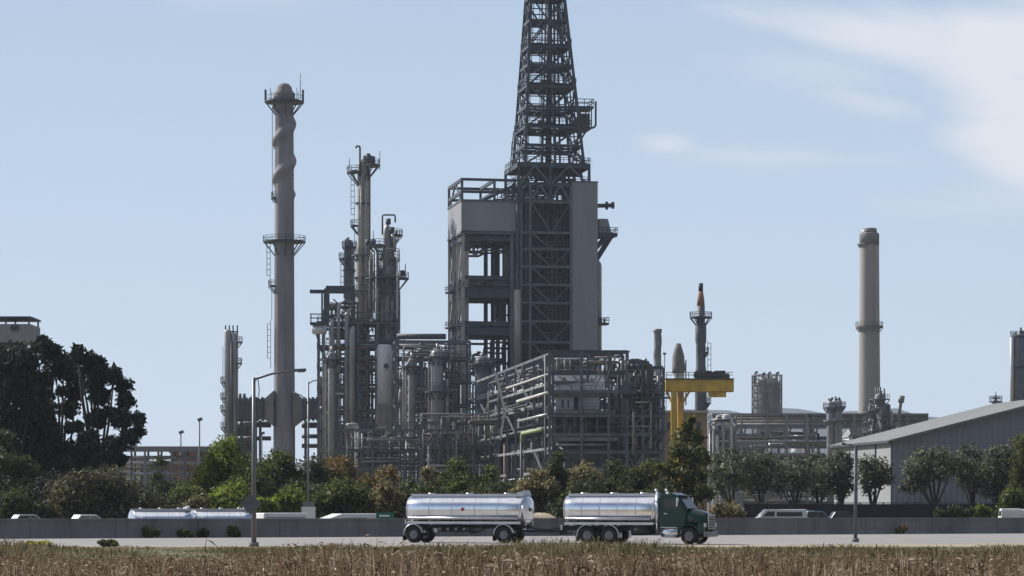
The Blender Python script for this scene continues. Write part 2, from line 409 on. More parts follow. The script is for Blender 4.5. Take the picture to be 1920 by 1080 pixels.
# open frame over the boxed storey
u0, u1 = G.u(865) + .2, G.u(988)
for v in (.2, vD - .2):
    for u in (u0, (u0 + u1) / 2):
        MB().beam(G(u, v, zt), G(u, v, zz(338)), .55).build('column', 'steel_mid', t)
for py in (338, 361):
    mb = MB(); z = zz(py)
    for v in (.2, vD - .2): mb.beam(G(u0, v, z), G(u1, v, z), .42, .55)
    for u in (u0, (u0 + u1) / 2): mb.beam(G(u, .2, z - .04), G(u, vD - .2, z - .04), .45, .7)
    mb.build('floor_frame', 'steel_dark', t)
MB().beam(G(u0, 1, zt), G(u0, 8, zz(340)), .35).beam(G(u0, 9, zz(340)), G(u0, vD - 1, zt), .35).build('brace', 'steel_mid', t)
# sloping conveyor and machinery below the roof frame
mb = MB()
for dv in (2, 4): mb.beam(G.px(905, 376, dv), G.px(968, 346, dv), .5, .6)
for k in range(9):
    a = G.px(905 + 7 * k, 376 - 3.3 * k, 2); b = G.px(905 + 7 * k, 376 - 3.3 * k, 4); mb.beam(a, b, .25); mb.beam(a, a + Vector((0, 0, -1.2)), .18)
mb.build('conveyor', 'steel_dark', t)
tangle(t, G, 14, (G.u(930), G.u(1066)), (1, 12), (zz(378), zz(345)), (.12, .3), ('pipe_dark', 'steel_dark', 'steel_mid'))
# lower open bay: legs, floors, braces
legs = [(865, .4), (865, 6), (865, 11.5), (865, vD - .4), (876, 3), (957, .4), (957, 9), (957, vD - .4), (928, 13), (944, 14.5)]
for p, v in legs:
    MB().beam(G(G.u(p) + .4, v, 0), G(G.u(p) + .4, v, zb - .3), .9 if v > .5 else .75).build('column', 'fireproof' if p < 880 else 'steel_mid', t)
ul, ur = G.u(865) + .4, G.u(978)
for py, th, dm in ((449, .9, 'grating'), (521, .8, 'steel_mid'), (550, 2.0, 'grating'), (607, .9, 'grating'), (622, 1.6, 'grating')):
    z = zz(py)
    mb = MB()
    for v in (.4, 6, 11.5, vD - .4): mb.beam(G(ul, v, z), G(ur, v, z), .5, th)
    for u in (ul, (ul + ur) / 2, ur - .3): mb.beam(G(u, .3, z - .05), G(u, vD - .3, z - .05), .5, th * .9)
    mb.build('floor_frame', 'steel_dark', t)
    if py in (550, 622, 449):
        d = MB(); G.box(d, ul - .2, ur, 0, vD, z + th / 2 + .05, z + th / 2 + .2); d.build('deck', dm, t)
        railing(t, [G(ul - .2, vD, z + th / 2 + .2), G(ul - .2, 0, z + th / 2 + .2), G(ur, 0, z + th / 2 + .2)], m='steel_mid', t=.12)
rows = [449, 536, 615, 700]
for a, b in zip(rows, rows[1:]):
    for v0, v1 in ((.4, 6), (6, 11.5), (11.5, vD - .4)):
        s = rnd.random() < .5
        MB().beam(G(ul, v0, zz(a)), G(ul, v1, zz(b)), .38).build('brace', 'fireproof', t)
        if s: MB().beam(G(ul + .1, v1, zz(a)), G(ul + .1, v0, zz(b)), .38).build('brace', 'steel_mid', t)
# machinery on those floors
mb = MB()
for px_, py_, v in ((880, 540, 4), (905, 543, 9), (940, 541, 5)): G.box(mb, G.u(px_) , G.u(px_) + 1.8, v, v + 2, zz(py_) , zz(py_) + 1.6)
mb.build('floor_machinery', 'steel_mid', t)
tangle(t, G, 16, (G.u(868), G.u(972)), (2, 15), (zz(470), zz(440)), (.15, .35), ('pipe_dark', 'steel_mid', 'pipe_silver'))
tangle(t, G, 12, (G.u(880), G.u(972)), (2, 15), (zz(548), zz(522)), (.12, .3), ('pipe_dark', 'steel_mid'))
tangle(t, G, 10, (G.u(935), G.u(975)), (2, 15), (zz(612), zz(545)), (.12, .3), ('pipe_dark', 'steel_dark'))
tangle(t, G, 26, (G.u(868), G.u(975)), (2, 15), (zz(720), zz(640)), (.12, .32), ('pipe_dark', 'steel_mid', 'pipe_silver'))
vpipe(t, [G.px(970, 690, -.6), G.px(970, 545, -.6), G.px(970, 545, 3)], .75, 'fireproof')
vpipe(t, [G.px(930, 530, 12), G.px(930, 452, 12)], .6, 'pipe_dark')
vpipe(t, [G.px(953, 520, 7), G.px(953, 440, 7)], .9, 'steel_light')
# bin hanging below the boxed storey, small outside landings
mb = MB(); G.box(mb, G.u(871), G.u(886), 2, 5, zz(470), zz(455)); mb.build('hopper', 'steel_mid', t)
for py in (545, 612):
    mb = MB(); G.box(mb, G.u(865) - 1.5, G.u(865), 6, 12, zz(py), zz(py) + .3); d = mb.build('platform', 'steel_dark', t)
    railing(d, [G(G.u(865), 6, zz(py) + .3), G(G.u(865) - 1.5, 6, zz(py) + .3), G(G.u(865) - 1.5, 12, zz(py) + .3), G(G.u(865), 12, zz(py) + .3)], m='steel_mid')
# dark bay with its stair and lift shaft
ztop = zz(345)
for p, v in ((977, 0), (993, -.6), (1070, -.6), (977, 14), (1070, 14), (1031, 13.5), (985, 5), (965, 2)):
    MB().beam(G(G.u(p), v, 0), G(G.u(p), v, ztop), .6).build('column', 'steel_dark' if v > 0 else 'steel_mid', t)
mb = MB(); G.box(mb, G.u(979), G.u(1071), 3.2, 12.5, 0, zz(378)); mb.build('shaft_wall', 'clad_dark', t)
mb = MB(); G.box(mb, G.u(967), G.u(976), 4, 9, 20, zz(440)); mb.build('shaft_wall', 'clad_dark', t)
lv = [377, 435, 466, 499, 533, 567, 602, 641, 680, 715]
for k, py in enumerate(lv):
    z = zz(py, -.6); mb = MB()
    mb.beam(G(G.u(993), -.6, z), G(G.u(1070), -.6, z), .35, .55)
    mb.beam(G(G.u(977), 0, z - .02), G(G.u(993), -.5, z - .02), .3, .5)
    for u in (G.u(993), G.u(1031), G.u(1070)): mb.beam(G(u, -.4, z - .05), G(u, 3.2, z - .05), .3, .45)
    mb.build('floor_frame', 'steel_mid', t)
    d = MB(); G.box(d, G.u(979), G.u(1071), -.3, 3.2, z + .3, z + .4); d.build('deck', 'grating', t)
    railing(t, [G(G.u(994), -.35, z + .4), G(G.u(1069), -.35, z + .4)], m='steel_dark')
    if k + 1 < len(lv):
        z2 = zz(lv[k + 1], -.6)
        mb = MB(); m_ = G.u(1033); mb.beam(G(G.u(994), -.65, z), G(m_, -.65, z2), .28)
        if k % 2 == 0: mb.beam(G(m_, -.62, z2), G(G.u(1069), -.62, z), .22)
        mb.build('brace', 'steel_mid', t)
        MB().beam(G(m_, 2.6, z2 + .5), G(m_, 2.6, z - .4), .3).build('brace', 'steel_dark', t)
        s = MB(); a = G(G.u(998), 1.5, z2 + .4); b = G(G.u(1025), 1.5, z + .3); s.beam(a, b, .9, .15); s.build('stair_flight', 'grating', t)
tangle(t, G, 40, (G.u(980), G.u(1068)), (.2, 2.6), (zz(660), zz(385)), (.08, .22), ('pipe_dark', 'steel_dark', 'steel_mid'), .5)
for p, v, w in ((970, -.3, .35), (981, 1.2, .3), (987, -.2, .22)):
    vpipe(t, [G.px(p, 700, v), G.px(p, 372, v)], w, 'steel_dark')
# the plain panel on the right
mb = MB(); G.box(mb, G.u(1071.5), G.u(1119), -.9, 7.5, 0, zz(338, -.9)); mb.build('cladding_panel', 'clad_grey', t)
mb = MB(); G.box(mb, G.u(1071.2), G.u(1119) + .1, -1.0, 7.6, zz(338, -.9) - .05, zz(338, -.9) + .2); mb.build('edge_trim', 'steel_mid', t)
vpipe(t, [G.px(1123.5, 700, 3), G.px(1123.5, 496, 3), G.px(1118, 490, 3)], .55, 'pipe_light')
# right side landings
zL = zz(437, 2)
mb = MB(); G.box(mb, G.u(1118), G.u(1154, 2), 0, 6.5, zL - .5, zL + .3); d = mb.build('platform', 'steel_dark', t)
railing(d, [G(G.u(1120), 0, zL + .3), G(G.u(1154, 2), 0, zL + .3), G(G.u(1154, 2), 6.5, zL + .3)], m='steel_dark', t=.12)
mb = MB()
for v in (.5, 3.2, 6):
    mb.beam(G(G.u(1120), v, zz(488)), G(G.u(1150), v, zL - .5), .35); mb.beam(G(G.u(1120), v, zz(462)), G(G.u(1142), v, zL - .5), .6)
mb.build('bracket', 'steel_dark', t)
mb = MB(); a, b = G.u(1124, 1), G.u(1147, 1)
mb.hexa([G(a, 1, zL + .3), G(b, 1, zL + .3), G(b, 5, zL + .3), G(a, 5, zL + .3), G(a, 1.2, zL + 3.4), G(b - .8, 1.2, zL + 3.4), G(b - .8, 4.8, zL + 3.4), G(a, 4.8, zL + 3.4)])
mb.build('equipment_housing', 'clad_grey', t)
vpipe(t, [G.px(1112, 386, 3), G.px(1150, 385, 3)], .45, 'pipe_dark')
MB().cyl(G.px(1136, 385.5, 3), G.px(1139, 385.5, 3), .9, n=14).cyl(G.px(1147, 385, 3), G.px(1151, 385, 3), .75, n=14).build('flange', 'pipe_dark', t)
z6 = zz(605, 2)
mb = MB(); G.box(mb, G.u(1119), G.u(1140, 2), 1, 4, z6 - .25, z6 + .2); d = mb.build('platform', 'steel_dark', t)
railing(d, [G(G.u(1120), 1, z6 + .2), G(G.u(1140, 2), 1, z6 + .2), G(G.u(1140, 2), 4, z6 + .2)], m='steel_dark', t=.12)
mb = MB()
for p in (1122, 1127, 1133): G.box(mb, G.u(p, 1), G.u(p, 1) + .4, 1.5, 2, z6 + .2, z6 + 1.2)
mb.build('valve', 'steel_dark', t)
# derrick base
for py, th in ((376, .7), (345, .9), (309, .9)):
    z = zz(py); mb = MB()
    for v in (-.3, 7, 14.5): mb.beam(G(G.u(972), v, z), G(G.u(1106), v, z), .55, th)
    for p in (972, 990, 1031, 1068, 1104): mb.beam(G(G.u(p), -.3, z - .05), G(G.u(p), 14.5, z - .05), .5, th * .95)
    mb.build('floor_frame', 'steel_dark', t)
    if py == 309: d = MB(); G.box(d, G.u(972) - .2, G.u(1106), -.5, 14.8, z + th / 2 + .03, z + th / 2 + .18); d.build('deck', 'grating', t)
    railing(t, [G(G.u(972), 14.8, z + .7), G(G.u(972), -.5, z + .7), G(G.u(1106), -.5, z + .7), G(G.u(1106), 14.8, z + .7)], m='steel_dark', t=.12)
for p, v in ((972, -.3), (1104, -.3), (1031, -.3), (972, 14.5), (1104, 14.5), (1031, 14.5), (990, 7), (1068, 7)):
    MB().beam(G(G.u(p), v, zz(380)), G(G.u(p), v, zz(305)), .6).build('column', 'steel_dark', t)
for a, b, py0, py1 in ((974, 1031, 345, 309), (1031, 1103, 345, 309), (993, 1031, 376, 345), (1031, 1068, 376, 345)):
    m_ = (a + b) / 2
    for v in (-.4, 14):
        MB().beam(G(G.u(a), v, zz(py0)), G(G.u(m_), v, zz(py1)), .4).beam(G(G.u(m_), v, zz(py1)), G(G.u(b), v, zz(py0)), .4).build('brace', 'steel_mid' if v < 0 else 'steel_dark', t)
tangle(t, G, 26, (G.u(975), G.u(1100)), (0, 13), (zz(343), zz(312)), (.12, .3), ('pipe_dark', 'steel_dark'))
# ---- the derrick: its own thing standing on the tower
zd0, zd1 = zz(305), zz(-100)
d0 = G(G.u(1038), 7, zd0)
k = thing('derrick', 'tapering dark steel lattice derrick rising out of the top of the picture above the tower', 'derrick', tuple(d0))
def corner(i, z):
    f = (z - zd0) / (zz(0) - zd0)
    ul_ = G.u(986) * (1 - f) + G.u(1003) * f; ur_ = G.u(1096) * (1 - f) + G.u(1068) * f
    v0 = .5 * (1 - f) + 4.2 * f; v1 = 14.5 * (1 - f) + 10.8 * f
    return G((ul_, ur_, ur_, ul_)[i], (v0, v0, v1, v1)[i], z)
for i in range(4): MB().beam(corner(i, zd0), corner(i, zd1), .62).build('leg', 'steel_dark', k)
lev = [305, 270, 234, 196, 156, 116, 80, 30, -15, -60, -98]
for n, py in enumerate(lev):
    z = zz(py); c = [corner(i, z) for i in range(4)]
    mb = MB()
    for i in range(4): mb.beam(c[i] + Vector((0, 0, .01 * i)), c[(i + 1) % 4] + Vector((0, 0, .01 * i)), .4, .6)
    for f_ in (.33, .67):
        mb.beam(c[0].lerp(c[1], f_) - Vector((0, 0, .05)), c[3].lerp(c[2], f_) - Vector((0, 0, .05)), .3, .5)
        mb.beam(c[0].lerp(c[3], f_) - Vector((0, 0, .08)), c[1].lerp(c[2], f_) - Vector((0, 0, .08)), .3, .5)
    mb.build('floor_frame', 'steel_dark', k)
    if n:
        cen = sum(c, Vector()) / 4; e = [cen + (p - cen) * 1.04 for p in c]
        up = Vector((0, 0, .55)); e = [p + up for p in e]
        if n % 2 == 0:
            hole = [cen + (p - cen) * .62 + up for p in c]; d = MB()
            for i in range(4):
                j = (i + 1) % 4; dz = Vector((0, 0, .12)); d.hexa([e[i], e[j], hole[j], hole[i], e[i] + dz, e[j] + dz, hole[j] + dz, hole[i] + dz])
            o = d.build('deck', 'grating', k); railing(o, [p + dz for p in e], closed=True, m='steel_dark', t=.14)
        b0 = [corner(i, zz(lev[n - 1])) for i in range(4)]
        for i in range(4):
            j = (i + 1) % 4; mb = MB(); mid = c[i].lerp(c[j], .5)
            if n % 2: mb.beam(b0[i], mid, .32); mb.beam(b0[j], mid, .31)
            else: mb.beam(b0[i].lerp(b0[j], .5), c[i], .32); mb.beam(b0[i].lerp(b0[j], .5), c[j], .31)
            mb.beam(b0[i].lerp(b0[j], .5), mid, .3); mb.beam(b0[i].lerp(c[i], .5), b0[j].lerp(c[j], .5), .22); mb.beam(b0[i].lerp(b0[j], .25), c[i].lerp(c[j], .25), .16); mb.beam(b0[i].lerp(b0[j], .75), c[i].lerp(c[j], .75), .16)
            mb.build('brace', 'steel_dark', k)
        if n % 2 == 0:                                  # small tackle on the floors
            mb = MB()
            for _ in range(3):
                q = c[0].lerp(c[1], rnd.uniform(.15, .85)).lerp(c[3].lerp(c[2], rnd.uniform(.15, .85)), rnd.uniform(.1, .9))
                s_ = rnd.uniform(.5, 1.5); mb.box((q.x, q.y, q.z + .7 + s_ / 2), (rnd.uniform(.6, 1.8), 1.0, s_), G.rz)
            mb.build('machinery', 'steel_dark', k)
for p, v, r in ((1026, 5, .42), (1031, 9, .36), (1050, 6, .22), (1017, 8, .18), (1041, 10, .25)):
    a = G.px(p, 305, v); b = G.px(1035 + (p - 1035) * .5, -95, 7.5); MB().cyl(a, b, r, n=8).build('drill_stem', 'steel_dark', k)
ladder(k, *G.px(966, 305, 12).xy, zd0 - 4, zz(245), 200, 'steel_dark')
mb = MB(); mb.beam(G.px(955, 330, 6), G.px(963, 247, 6), .22).beam(G.px(963, 247, 6), G.px(972, 247, 6), .2); mb.build('ladder_frame', 'steel_dark', k)
# derrick side landing
zq = zz(236)
for py, w in ((192, 1117), (232, 1112)):
    z = zz(py); mb = MB(); G.box(mb, G.u(1078), G.u(w), 2, 8, z - .5, z); d = mb.build('platform', 'steel_dark', k)
    railing(d, [G(G.u(1082), 2, z), G(G.u(w), 2, z), G(G.u(w), 8, z), G(G.u(1082), 8, z)], h=1.5, m='steel_dark', t=.15)
mb = MB()
for p in (1092, 1102, 1113):
    for v in (2.1, 7.9): mb.beam(G(G.u(p), v, zz(232)), G(G.u(p), v, zz(192)), .25)
for v in (2.2, 7.6): mb.beam(G(G.u(1086), v, zz(268)), G(G.u(1106), v, zz(234)), .35)
mb.beam(G(G.u(1094), 2.1, zz(230)), G(G.u(1113), 2.1, zz(196)), .2); mb.build('bracket', 'steel_dark', k)
mb = MB(); G.box(mb, G.u(1095), G.u(1112), 3, 6.5, zz(232), zz(205)); mb.build('equipment_housing', 'steel_mid', k)
vpipe(k, [G.px(1098, 240, 3), G.px(1112, 240, 3), G.px(1117, 236, 3), G.px(1117, 190, 3)], .22, 'steel_dark')
# ================================================================= tall chimney on the left
D = 600.0; S = D / F; cx = X(533, D)
t = thing('chimney', 'tallest grey concrete chimney with spiral bulges near its domed top and two ring galleries', 'chimney', (cx, D, 0))
def helix(r, z, a):
    zt_, zb_ = Z(192, D), Z(372, D)
    if z < zb_ or z > zt_: return r
    ph = (a - 2 * math.pi * (z - zb_) / 8.4) % (2 * math.pi); ph = min(ph, 2 * math.pi - ph)
    return r + .62 * max(0, math.cos(ph * 1.15)) ** 1.5 * min(1, (z - zb_) / 1.0, (zt_ - z) / .8) if ph < 1.36 else r
prof = [(20.5 * S, -1), (20.5 * S, Z(838, D)), (19.6 * S, Z(700, D)), (18.6 * S, Z(500, D)), (18.3 * S, Z(374, D))]
n = 60
prof += [(18.3 * S + (17.2 - 18.3) * S * i / n, Z(372, D) + (Z(192, D) - Z(372, D)) * i / n) for i in range(1, n + 1)]
MB().lathe((cx + (536 - 532) * 0, D, 0), prof, 40, helix).build('shaft', 'stack_conc', t)
MB().lathe((cx, D, 0), [(20 * S, Z(194, D)), (20.5 * S, Z(176, D)), (15 * S, Z(170, D)), (14 * S, Z(164, D)), (9 * S, Z(158, D)), (3 * S, Z(156, D))], 28).build('cap', 'stack_cap', t)
platform(t, cx, D, Z(190, D), 16 * S, 37 * S, m='steel_dark', rail=False)
mb = MB()
for k in range(8):
    a = R(45 * k + 2); p = Vector((cx + 35 * S * math.cos(a), D + 35 * S * math.sin(a), Z(192, D))); mb.beam(p, p + Vector((0, 0, 2.9)), .45 if k % 4 == 0 else .12)
for k in range(24):
    a, b = R(15 * k), R(15 * k + 15); mb.beam((cx + 35 * S * math.cos(a), D + 35 * S * math.sin(a), Z(181, D)), (cx + 35 * S * math.cos(b), D + 35 * S * math.sin(b), Z(181, D)), .09)
mb.build('railing', 'steel_dark', t)
MB().cyl((X(563, D), D, Z(185, D)), (X(563, D), D, Z(138, D)), .09, n=6).build('lightning_rod', 'steel_light', t)
platform(t, cx, D, Z(452, D), 17 * S, 40 * S, m='steel_dark')
platform(t, cx, D, Z(370, D), 18 * S, 25 * S, 130, 215, m='steel_dark')
platform(t, cx, D, Z(535, D), 18 * S, 30 * S, 150, 215, m='steel_mid')
ladder(t, cx - 26 * S, D - .5, Z(535, D), Z(452, D), 180, 'steel_light')
ladder(t, cx - 25 * S, D - .5, Z(690, D), Z(600, D), 180, 'steel_light')
ladder(t, cx - 22 * S, D - .5, Z(370, D), Z(200, D), 180, 'steel_mid', cage=False)
ladder(t, cx - 23 * S, D - .5, Z(600, D), Z(535, D), 180, 'steel_mid', cage=False)
for s in (-1, 1):                                  # flue ducts entering both sides
    mb = MB(); x0 = cx + s * 18 * S
    mb.hexa([(x0, D - 2.6, Z(800, D)), (x0 + s * 17 * S, D - 2.2, Z(787, D)), (x0 + s * 17 * S, D + 2.2, Z(787, D)), (x0, D + 2.6, Z(800, D)), (x0, D - 2.6, Z(733, D)), (x0 + s * 17 * S, D - 2.2, Z(748, D)), (x0 + s * 17 * S, D + 2.2, Z(748, D)), (x0, D + 2.6, Z(733, D))][:: 1])
    mb.build('duct_collar', 'stack_cap', t)
# flue duct either side
for x0, x1, lab in ((448, 496, 'long dark flue duct entering the tallest chimney on its left'), (568, 606, 'short dark flue duct between the tall chimney and the pipe-covered steel frame')):
    k = thing('flue_duct', lab, 'duct', (X(x0, D), D, 0))
    mb = MB(); mb.box(((X(x0, D) + X(x1, D)) / 2, D, Z(767, D)), (X(x1, D) - X(x0, D), 4.6, Z(748, D) - Z(786, D))); mb.build('casing', 'pipe_dark', k, bevel=.15)
    mb = MB()
    for p in np.linspace(x0 + 3, x1 - 3, 5): mb.box((X(p, D), D, Z(767, D)), (.3, 5.0, Z(745, D) - Z(789, D)))
    mb.build('stiffener', 'steel_dark', k)
    for p in (x0 + 5, x1 - 8): MB().beam((X(p, D), D, 0), (X(p, D), D, Z(788, D)), .6).build('support', 'steel_dark', k)
    for q, py in enumerate((796, 822) if x0 < 500 else (797, 818, 836)):
        vpipe(k, [at(x0 - 2, py, D + 3), at(x1 + 12, py, D + 3)], .5 if q else .7, 'pipe_dark')
# dark reddish heater left of the chimney
D = 610.0; S = D / F
t = thing('heater_box', 'dark rusty heater block beside the slim pale twin columns, under the long flue duct', 'heater', (X(463, D), D, 0))
mb = MB(); mb.box((X(462, D), D, Z(900, D) + 9.5), (X(478, D) - X(447, D), 6, 2 * 9.5 + 10)); 
MB().hexa([(X(x, D), y, z) for z in (0, Z(752, D)) for x, y in ((446, D - 3), (480, D - 3), (480, D + 3), (446, D + 3))]).build('casing', 'steel_rust', t)
mb = MB()
for p in (447, 455, 463, 471, 480): mb.beam((X(p, D), D - 3.2, 0), (X(p, D), D - 3.2, Z(746, D)), .35)
for py in (752, 775, 800, 825): mb.beam((X(446, D), D - 3.3, Z(py, D)), (X(481, D), D - 3.3, Z(py, D)), .3)
mb.build('steel_ribs', 'steel_dark', t)
for p in (450, 458, 474): MB().cyl((X(p, D), D, Z(752, D)), (X(p, D), D, Z(738, D)), .35, n=8).build('vent_pipe', 'steel_dark', t)
# slim twin columns
D = 640.0; S = D / F
t = thing('twin_column', 'slim pair of pale grey columns with side landings, left of the tallest chimney', 'column', (X(433, D), D, 0))
for p, hw, top in ((427.5, 7, 618), (440, 6.5, 624)):
    MB().lathe((X(p, D), D, 0), [(hw * S, 0), (hw * S, Z(top + 4, D)), (hw * .8 * S, Z(top + 1, D)), (hw * .4 * S, Z(top, D))], 16).build('shell', 'jacket', t)
mb = MB()
for p in (423, 430, 437, 445): mb.beam((X(p, D), D, Z(632, D)), (X(p, D), D, Z(610, D)), .3)
mb.beam((X(421, D), D, Z(622, D)), (X(447, D), D, Z(622, D)), .3); mb.build('railing', 'steel_dark', t)
for py, a0, a1, p in ((640, -50, 60, 441), (680, -50, 50, 440), (715, 130, 230, 427), (745, 130, 230, 427), (768, 130, 230, 427), (800, 130, 240, 427)): platform(t, X(p, D), D, Z(py, D), 6 * S, 14 * S, a0, a1, m='steel_light')
ladder(t, X(418, D), D, Z(800, D), Z(650, D), 180, 'steel_light', cage=False); vpipe(t, [at(434, 860, D - 1), at(434, 640, D - 1)], .3, 'pipe_dark')

# ================================================================= distillation columns
def goose(root, px0, px1, py0, py1, D, r=.22, m='steel_mid'):
    vpipe(root, [at(px0, py0, D), at(px0, py1, D), at(px1, py1, D), at(px1, py1 + (14 if abs(px1 - px0) > 12 else 4), D)], r, m)
D = 580.0; S = D / F
t = thing('distillation_column', 'tallest slim tan distillation column with two staggered top platforms', 'column', (X(680, D), D, 0))
xc = X(680, D)
MB().lathe((xc, D, 0), [(13 * S, 0), (13 * S, Z(625, D)), (12.6 * S, Z(470, D)), (9.8 * S, Z(455, D)), (9.8 * S, Z(312, D)), (8 * S, Z(304, D)), (4 * S, Z(299, D))], 20).build('shell', 'jacket_tan', t)
platform(t, xc, D, Z(322, D), 9 * S, 30 * S, 140, 250); platform(t, xc, D, Z(309, D), 9 * S, 32 * S, -60, 60)
platform(t, xc, D, Z(422, D), 9 * S, 23 * S, 150, 215); platform(t, xc, D, Z(380, D), 9 * S, 14 * S, m='steel_dark', rail=False, brk=False)
platform(t, xc, D, Z(608, D), 12 * S, 24 * S, 180, 360); platform(t, xc, D, Z(520, D), 12 * S, 18 * S, rail=False, brk=False)
ladder(t, xc - 15 * S, D - 1, Z(422, D), Z(322, D), 180, 'steel_light'); ladder(t, xc - 14 * S, D - 2, Z(600, D), Z(430, D), 190, 'steel_light', cage=False)
for z_, a0, a1 in ((478, 150, 300), (545, 180, 320), (575, -40, 90)): platform(t, xc, D, Z(z_, D), 12 * S, 21 * S, a0, a1, m='steel_mid')
for p_, r_ in ((673, .12), (676, .16), (686, .13)): vpipe(t, [at(p_, 620, D - 2), at(p_, rnd.uniform(330, 430), D - 2), at(p_ + 2, 326, D - 1)], r_, 'pipe_light'); goose(t, 675, 668, 330, 274, D - 1.5, .2)
vpipe(t, [at(691, 330, D), at(691, 300, D), at(694, 290, D)], .3, 'steel_mid'); vpipe(t, [at(692.5, 600, D), at(692.5, 316, D), at(688, 308, D)], .28, 'pipe_tan')
mb = MB()
for p, q in ((684, 300), (690, 296), (699, 301)): mb.cyl(at(p, 308, D), at(p, q - 8, D), .5, n=8)
mb.build('relief_valve', 'steel_dark', t)
for p in (655, 712): MB().cyl(at(p, 318, D), at(p, 283 if p > 700 else 296, D), .1, n=6).build('lamp_post', 'steel_light', t)
D = 590.0; S = D / F
t = thing('distillation_column', 'dark squat-topped column behind the tan column, with two platforms on its left', 'column', (X(653, D), D, 0)); xc = X(655, D)
MB().lathe((xc, D, 0), [(9 * S, 0), (9 * S, Z(470, D)), (7 * S, Z(456, D)), (4 * S, Z(450, D))], 18).build('shell', 'steel_mid', t)
platform(t, xc, D, Z(484, D), 8 * S, 20 * S, 110, 290); platform(t, xc, D, Z(462, D), 7 * S, 14 * S); platform(t, xc, D, Z(505, D), 8 * S, 12 * S, rail=False)
ladder(t, xc - 9 * S, D - 2, Z(560, D), Z(484, D), 200); vpipe(t, [at(647, 560, D - 2), at(647, 450, D - 2), at(655, 446, D - 2)], .25, 'steel_mid')
D = 570.0; S = D / F
t = thing('distillation_column', 'grey stepped column with hooked pipe on top and a white painted lower drum', 'column', (X(726, D), D, 0)); xc = X(726, D)
MB().lathe((xc, D, 0), [(17 * S, 0), (17 * S, Z(640, D)), (16.5 * S, Z(636, D)), (17.5 * S, Z(575, D)), (17 * S, Z(540, D)), (15 * S, Z(525, D)), (14 * S, Z(490, D)), (9 * S, Z(474, D)), (8.5 * S, Z(440, D)), (6 * S, Z(428, D)), (3 * S, Z(420, D))], 24).build('shell', 'jacket', t)
MB().lathe((X(720.5, D - 3), D - 3, 0), [(16.5 * S, Z(805, D)), (16.5 * S, Z(652, D)), (14 * S, Z(648, D))], 24).build('painted_drum', 'jacket_white', t)
mb = MB()
for p in range(706, 737, 4): mb.beam(at(p, 795, D - 3 - 2.0), at(p, 757, D - 5.0), .18)
mb.build('drum_rib', 'steel_light', t)
MB().cyl(at(724, 686, D - 4.6), at(724, 686, D - 5.4), .55, n=12).build('manway', 'steel_dark', t)
platform(t, xc, D, Z(521, D), 14 * S, 41 * S, 150, 390); platform(t, xc, D, Z(460, D), 9 * S, 36 * S, 120, 250); platform(t, xc + 8 * S, D, Z(440, D), 5 * S, 21 * S, -80, 130)
platform(t, xc, D, Z(640, D), 16 * S, 33 * S); platform(t, xc, D, Z(795, D - 3), 17 * S, 34 * S, 160, 390)
platform(t, xc, D, Z(560, D), 17 * S, 24 * S, -30, 200, rail=False)
goose(t, 717, 741, 440, 403, D - 1, .19); ladder(t, xc + 17 * S, D - 2, Z(640, D), Z(521, D), 0)
for a in ((740, 445, 470), (733, 520, 600), (745, 530, 640), (708, 470, 640), (712, 525, 640)): vpipe(t, [at(a[0], a[2], D - 2.3), at(a[0], a[1], D - 2.3), at(a[0] - 5, a[1] - 4, D - 2)], rnd.uniform(.2, .4), rnd.choice(('pipe_silver', 'pipe_dark', 'steel_mid')))
vpipe(t, [at(746, 640, D), at(746, 520, D), at(735, 470, D), at(744, 432, D)], .3, 'pipe_dark')
vpipe(t, [at(743, 660, D - 4), at(743, 800, D - 4), at(722, 818, D - 4), at(706, 826, D - 4)], .38, 'pipe_light')
mb = MB()
for p, q in ((700, 455), (690, 455), (705, 512), (755, 513), (735, 432), (728, 416)): mb.cyl(at(p, q + 5, D - 2), at(p, q - 6, D - 2), .55, n=8)
mb.build('relief_valve', 'steel_dark', t)
for p, q in ((760, 495), (700, 432)): MB().cyl(at(p, 520 if p > 750 else 458, D), at(p, q, D), .1, n=6).build('lamp_post', 'steel_light', t)

for z_, a0, a1 in ((545, 150, 330), (590, -60, 120), (615, 160, 380), (485, -80, 60), (505, 120, 260)): platform(t, xc, D, Z(z_, D), 14 * S, 24 * S, a0, a1, m='steel_mid')
gq = Grid(X(700, D), D - 4, 0); tangle(t, gq, 45, (-1, 6), (0, 5), (Z(640, D), Z(465, D)), (.06, .18), ('pipe_silver', 'pipe_light', 'pipe_dark', 'steel_mid', 'steel_light'), .6)
ladder(t, X(707, D), D - 3, Z(640, D), Z(521, D), 180, 'steel_light')
# ================================================================= steel frame left of the columns
g = Grid(X(598, 565), 565, 5)
t = thing('process_structure', 'pipe-covered steel frame under the tan column with beam jutting from its top', 'steel structure', (*g(6, 6, 0).xy, 0))
us = [0, 4.2, 8.4, 12.6, 17.0]; zs = [Z(p, 565) for p in (850, 810, 770, 730, 690, 650, 605)]
steel_frame(t, g, us, [0, 6, 12], zs, .45, .3, 'steel_mid', (1, 3, 5, 6), (1, 3, 4, 5, 6), [('f', 0, 2, 'x'), ('f', 1, 4, '/'), ('f', 2, 3, 'v'), ('f', 3, 5, 'x'), ('f', 0, 5, 'v'), ('f', 1, 1, 'x'), ('f', 2, 6, '\\'), ('l', 0, 3, 'x'), ('l', 1, 5, 'x'), ('f', 3, 2, '/'), ('b', 1, 4, 'x'), ('b', 2, 2, 'x')])
ut = [g.u(613), g.u(665)]
for u in ut:
    for v in (1, 8): MB().beam(g(u, v, zs[-1]), g(u, v, Z(540, 565)), .45 if u > 5 else 1.1).build('column', 'steel_dark', t)
